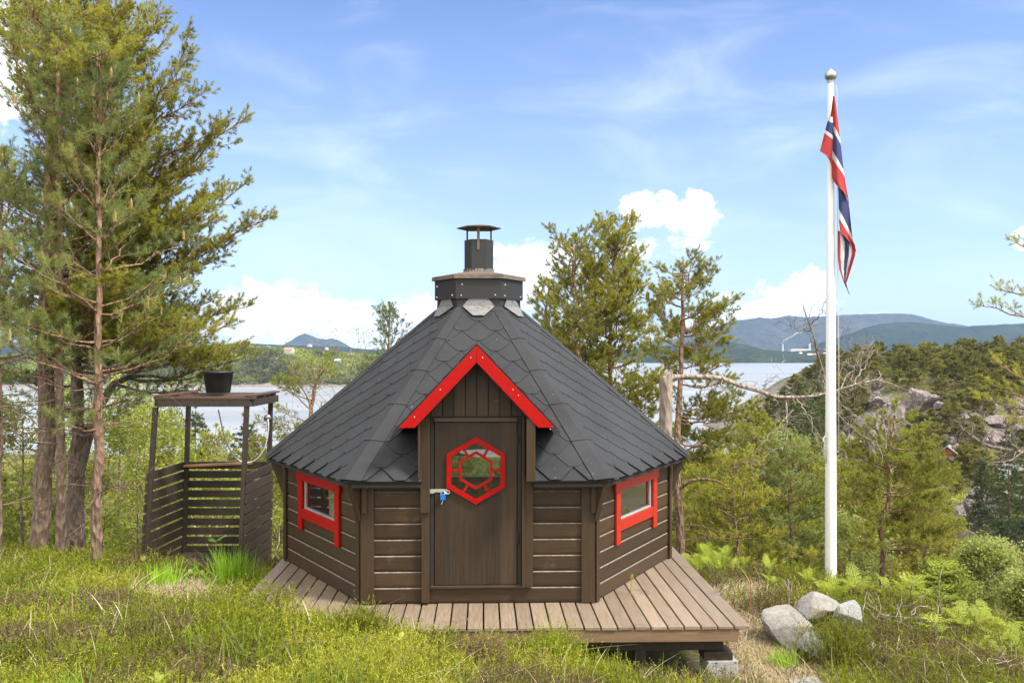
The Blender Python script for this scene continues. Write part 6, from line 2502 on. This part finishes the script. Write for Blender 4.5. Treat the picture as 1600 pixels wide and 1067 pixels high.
tuft(362, 9.45, .42, 'lush bright green grass tuft at the front right post of the shower stall', 460, .11, t=.6)
tuft(258, 9.3, .26, 'bright green low grass tuft before the left post of the shower stall', 170, .09)
tuft(408, 9.9, .20, 'small green grass tuft between the big tuft and the deck corner', 150, .08)
tuft(1226, 8.0, .20, 'green grass tuft growing below the pale angular boulder', 120, .07, t=.7)
tuft(100, 4.9, .30, 'tall thin green grass tuft at the lower left of the mound', 110, .09, t=.3)


# ferns and saplings
def frond(mb, p0, az_, L, rise, arch, rg, pairs=16, wide=.20, tint=.5, leaflets=4):
    """one fern frond: arching rachis, paired pinnae that are themselves toothed"""
    n = pairs + 2
    t = np.linspace(0, 1, n)
    out = np.array([math.cos(az_), math.sin(az_), 0])
    side = np.array([-math.sin(az_), math.cos(az_), 0])
    c = np.asarray(p0) + out * (L * (t * math.cos(rise)))[:, None] + np.array([0, 0, 1.]) * (L * (t * math.sin(rise) - arch * t * t))[:, None] + side * (rg.normal(0, .06) * L * t * t)[:, None]
    mb.tubes([(c, np.linspace(.0035, .001, n))], 3, 0, [tint])
    V = []
    for i in range(2, n - 1):
        f = t[i]
        w = L * wide * (math.sin(math.pi * min(1, .12 + f * .92)) ** .8)
        tg = unit(c[i + 1] - c[i - 1])
        for s in (-1, 1):
            d = unit(side * s + tg * .45 + rg.normal(0, .07, 3) + np.array([0, 0, -.12]))
            nrm = unit(np.cross(d, tg))
            for k in range(leaflets):
                g = (k + .3) / leaflets
                q = c[i] + d * w * g
                l = w * .24 * (1 - g * .7)
                for s2 in (-1, 1):
                    e = unit(np.cross(nrm, d) * s2 + d * .7)
                    V += [q, q + d * w / leaflets * .85, q + e * l + np.array([0, 0, rg.normal(0, .1) * l])]
            q = c[i] + d * w * .75
            V += [q - tg * .004, q + tg * .004, c[i] + d * w * 1.05]
    V = np.array(V)
    mb.add(V, np.arange(len(V)).reshape(-1, 3), 0, np.repeat(np.clip(tint + rg.normal(0, .12, len(V) // 3), 0, 1), 3))


def fern(px, Y, L, nf, seed, lab, m='fern', rise=(.75, 1.35), arch=.35, stem=0., group=None, tint=.5, name='fern', cat='fern', dz=0.):
    rg = np.random.default_rng(seed)
    b0 = base(px, Y, dz)
    mb = MB()
    a0 = rg.uniform(0, 6.28)
    if stem:
        mb.tubes([(np.array([(0, 0, -.03), (.004, 0, stem * .5), (.01, .0, stem)]), np.array([.005, .0045, .003]))], 5, 0, [tint])
    for i in range(nf):
        frond(mb, (.01 * (stem > 0), 0, stem * (1 if i < 3 else rg.uniform(.55, 1))), a0 + 6.283 * i / nf + rg.normal(0, .25), L * rg.uniform(.75, 1.15), rg.uniform(*rise), arch * rg.uniform(.6, 1.3), rg, tint=tint)
    o = mb.build(name, M[m])
    o.location = b0
    return tag(o, lab, cat, group)


fern(1300, 9.7, .40, 9, 601, 'full yellow green fern right at the flagpole foot', rise=(.8, 1.3))
fern(1338, 9.9, .38, 6, 602, 'yellow green fern just right of the flagpole foot', stem=.12)
fern(1262, 9.95, .26, 4, 603, 'small fern left of the flagpole above the boulders', stem=.14)
fern(1208, 9.4, .20, 4, 604, 'thin fern stalk on the path beside the dry stick', stem=.30)
fern(1200, 10.0, .22, 4, 605, 'thin fern stalk behind the path, above the other one', stem=.26)
for i, (px_, Y_, L_, st) in enumerate([(1075, 12.3, .34, .28), (1092, 12.6, .36, .36), (1105, 12.2, .34, .42), (1120, 12.5, .36, .36), (1135, 12.3, .30, .48), (1086, 11.6, .30, .18), (1110, 11.7, .30, .22), (1070, 11.5, .26, .12), (1148, 12.4, .28, .30), (1128, 11.4, .26, .2), (1098, 12.9, .34, .6), (1062, 12.8, .3, .4), (1118, 13.0, .32, .55), (1160, 11.6, .24, .24)]):
    fern(px_, Y_, L_, 6, 620 + i, 'young yellow green fern in the thicket behind the right end of the deck', stem=st, group='fern thicket behind the deck')
for i, (px_, Y_, L_, st) in enumerate([(1500, 9.2, .34, .12), (1530, 9.4, .36, .16), (1560, 9.1, .34, .1), (1590, 9.3, .34, .14), (1545, 9.9, .36, .22), (1510, 10.0, .34, .2), (1575, 9.8, .34, .18), (1480, 9.6, .30, .12), (1610, 10.1, .34, .2), (1525, 8.7, .28, .04), (1500, 8.2, .26, .0), (1592, 8.6, .3, .06), (1555, 8.4, .28, .04), (1385, 9.9, .28, .2), (1412, 10.1, .3, .26), (1442, 10.2, .3, .3)]):
    fern(px_, Y_, L_, 5, 650 + i, 'yellow green fern massed with others on the slope right of the boulders', rise=(.5, 1.2), stem=st, group='ferns on the slope at the right edge')
fern(302, 9.95, .30, 5, 670, 'bright green fern with upright fronds before the slats of the stall', 'ferng', rise=(.9, 1.4), arch=.2)
fern(272, 10.0, .26, 4, 671, 'low green fern beside the left post of the stall', 'ferng', rise=(.5, 1.1))
fern(336, 10.2, .22, 4, 672, 'tall thin fern stalk in front of the stall back wall', 'ferng', stem=.42, rise=(.3, 1.0))
fern(222, 9.9, .12, 4, 673, 'small yellow shrub seedling at the foot of the left stall post', stem=.16, tint=.7, name='seedling', cat='seedling')
fern(300, 9.75, .12, 5, 674, 'pale green seedling on the bare patch before the stall', stem=.1, tint=.75, name='seedling', cat='seedling')
fern(318, 9.8, .12, 5, 675, 'pale green seedling right of the first on the bare patch', stem=.08, tint=.7, name='seedling', cat='seedling')
fern(245, 5.15, .10, 8, 676, 'pale yellow leafy seedling at the bottom edge on the mound', stem=.08, tint=.85, name='seedling', cat='seedling', dz=.1)
fern(625, 6.1, .09, 5, 677, 'single pale green seedling in the heather before the deck', stem=.22, tint=.9, name='seedling', cat='seedling')
fern(985, 8.3, .07, 3, 678, 'tiny green weed growing out between the deck boards', stem=.16, tint=.6, name='seedling', cat='seedling', dz=.45)
fern(1545, 6.6, .12, 4, 679, 'small yellow leafed sprig in the heather at lower right', stem=.2, tint=.9, name='seedling', cat='seedling')


def rowan(px, Y, H, seed, lab, nb=9):
    rg = np.random.default_rng(seed)
    b0 = base(px, Y)
    e = empty('rowan_sapling', b0, lab, 'sapling')
    mb = MB()
    pts = np.array([(0, 0, -.05), (.01, 0, H * .3), (-.01, .01, H * .65), (.02, 0, H)])
    mb.tubes([(pts, np.array([.011, .009, .007, .004]))], 6)
    mb.build('stem', M['birchbark'], e, smooth=True)
    mb = MB()
    for i in range(nb):
        f = .35 + .65 * (i + rg.uniform()) / nb
        p = np.array([np.interp(f * H, pts[:, 2], pts[:, k]) for k in range(3)])
        for k in range(2):
            frond(mb, p, rg.uniform(0, 6.28), rg.uniform(.20, .32), rg.uniform(.2, .9), .35, rg, 8, .30, .55, 2)
    mb.build('leaves', M['fern'], e)


rowan(1468, 9.3, .62, 701, 'rowan sapling with thin stem and feathery yellow green leaves right of the boulders')
rowan(1425, 9.8, .42, 702, 'shorter rowan sapling left of the thin stemmed one')
rowan(1462, 8.6, .26, 703, 'tiny rowan seedling at the foot of the thin stemmed sapling', 5)

# heather bushes in front of the boulders and deck
def heath_bush(px, Y, h, r, lab, t, n=60, dz=0.):
    b0 = base(px, Y, dz)
    mb = MB()
    a, rr = rng.uniform(0, 6.28, n), r * np.sqrt(rng.uniform(0, 1, n))
    x, y = rr * np.cos(a), rr * np.sin(a)
    stems(x, y, np.zeros(n), 9, 16, h * (1.05 - .45 * (rr / r) ** 2), .028, .008, .03, .26, np.clip(t + rng.normal(0, .05, n), 0, 1), mb)
    o = mb.build('heather_bush', M['heather'])
    o.location = b0
    tag(o, lab, 'heather bush')


heath_bush(868, 6.95, .34, .20, 'tall green heather bush hiding the middle of the deck front', .58)
heath_bush(1300, 8.05, .44, .24, 'dark green heather bush growing over the grey split boulder', .42)
heath_bush(1325, 8.1, .38, .2, 'grey green heather bush right of the split boulder', .40)
heath_bush(560, 6.95, .30, .16, 'greyish heather bush against the front left corner of the wall', .44)
heath_bush(755, 6.5, .26, .13, 'pale dried heather bush before the deck front', .16)

# two thin stakes and a forked stick
for px_, Y_, h, lab, fork in ((1172, 9.3, .40, 'thin reddish stick standing upright in the path', 0), (1232, 9.15, .42, 'pale forked dry stick standing behind the boulders', 1)):
    b0 = base(px_, Y_)
    mb = MB()
    pl = [(np.array([(0, 0, -.05), (.004, 0, h * .5), (.0, 0, h)]), np.array([.007, .006, .005]))]
    if fork:
        pl += [(np.array([(.003, 0, h * .6), (.03, 0, h * .8), (.035, 0, h * .98)]), np.array([.006, .005, .003])), (np.array([(0, 0, h * .75), (-.03, 0, h * .9), (-.045, 0, h * 1.02)]), np.array([.005, .004, .003]))]
    mb.tubes(pl, 6)
    o = mb.build('stick', M['deadwood'] if fork else M['orange'])
    o.location = b0
    tag(o, lab, 'stick')
# tangle of dead twigs right of the boulders and the pale fallen boughs behind the stall
for px_, Y_, lab, n, l in ((1408, 8.9, 'tangle of dry pinkish dead twigs in the heather right of the boulders', 34, .35), (432, 13.2, 'pale fallen branches lying behind the left corner of the cabin', 8, 1.3), (330, 13.4, 'pale fallen branches lying behind the shower stall', 9, 1.2), (1560, 7.7, 'grey dead twigs lying in the heather at the right edge', 10, .4)):
    b0 = base(px_, Y_)
    rg = np.random.default_rng(int(px_))
    pl = []
    for _ in range(n):
        p = rg.normal(0, .12 if l < 1 else .25, 3) * np.array([1.6, 1, .4]) + (0, 0, .12)
        v = unit(rg.normal(0, 1, 3) * np.array([1, .7, .45]) + (0, 0, .25))
        a = [p]
        for k in range(5):
            v = unit(v + rg.normal(0, .3, 3))
            a.append(a[-1] + v * l * rg.uniform(.5, 1.1) / 5)
        r_ = .004 if l < 1 else rg.uniform(.008, .028)
        pl.append((np.array(a), np.linspace(r_, r_ * .35, 6)))
    mb = MB()
    mb.tubes(pl, 6)
    o = mb.build('dead_branches', M['deadwood'], smooth=True)
    o.location = b0
    tag(o, lab, 'dead branches', kind='stuff' if l < 1 and n > 20 else None)

# ------------------------------------------------------------------ the air
HZ0, HZ1 = (-11000, -900, -54), (11000, 13000, 420)
mb = MB()
mb.bx(HZ0[0], HZ1[0], HZ0[1], HZ1[1], HZ0[2], HZ1[2])
m = bpy.data.materials.new('haze')
m.use_nodes = True
nt = m.node_tree
nt.nodes.clear()
pv = nt.nodes.new('ShaderNodeVolumePrincipled')
pv.inputs['Color'].default_value = (.38, .62, .98, 1)
pv.inputs['Density'].default_value = HAZE
pv.inputs['Anisotropy'].default_value = .2
nt.links.new(pv.outputs[0], nt.nodes.new('ShaderNodeOutputMaterial').inputs['Volume'])
tag(mb.build('haze', m), kind='stuff')
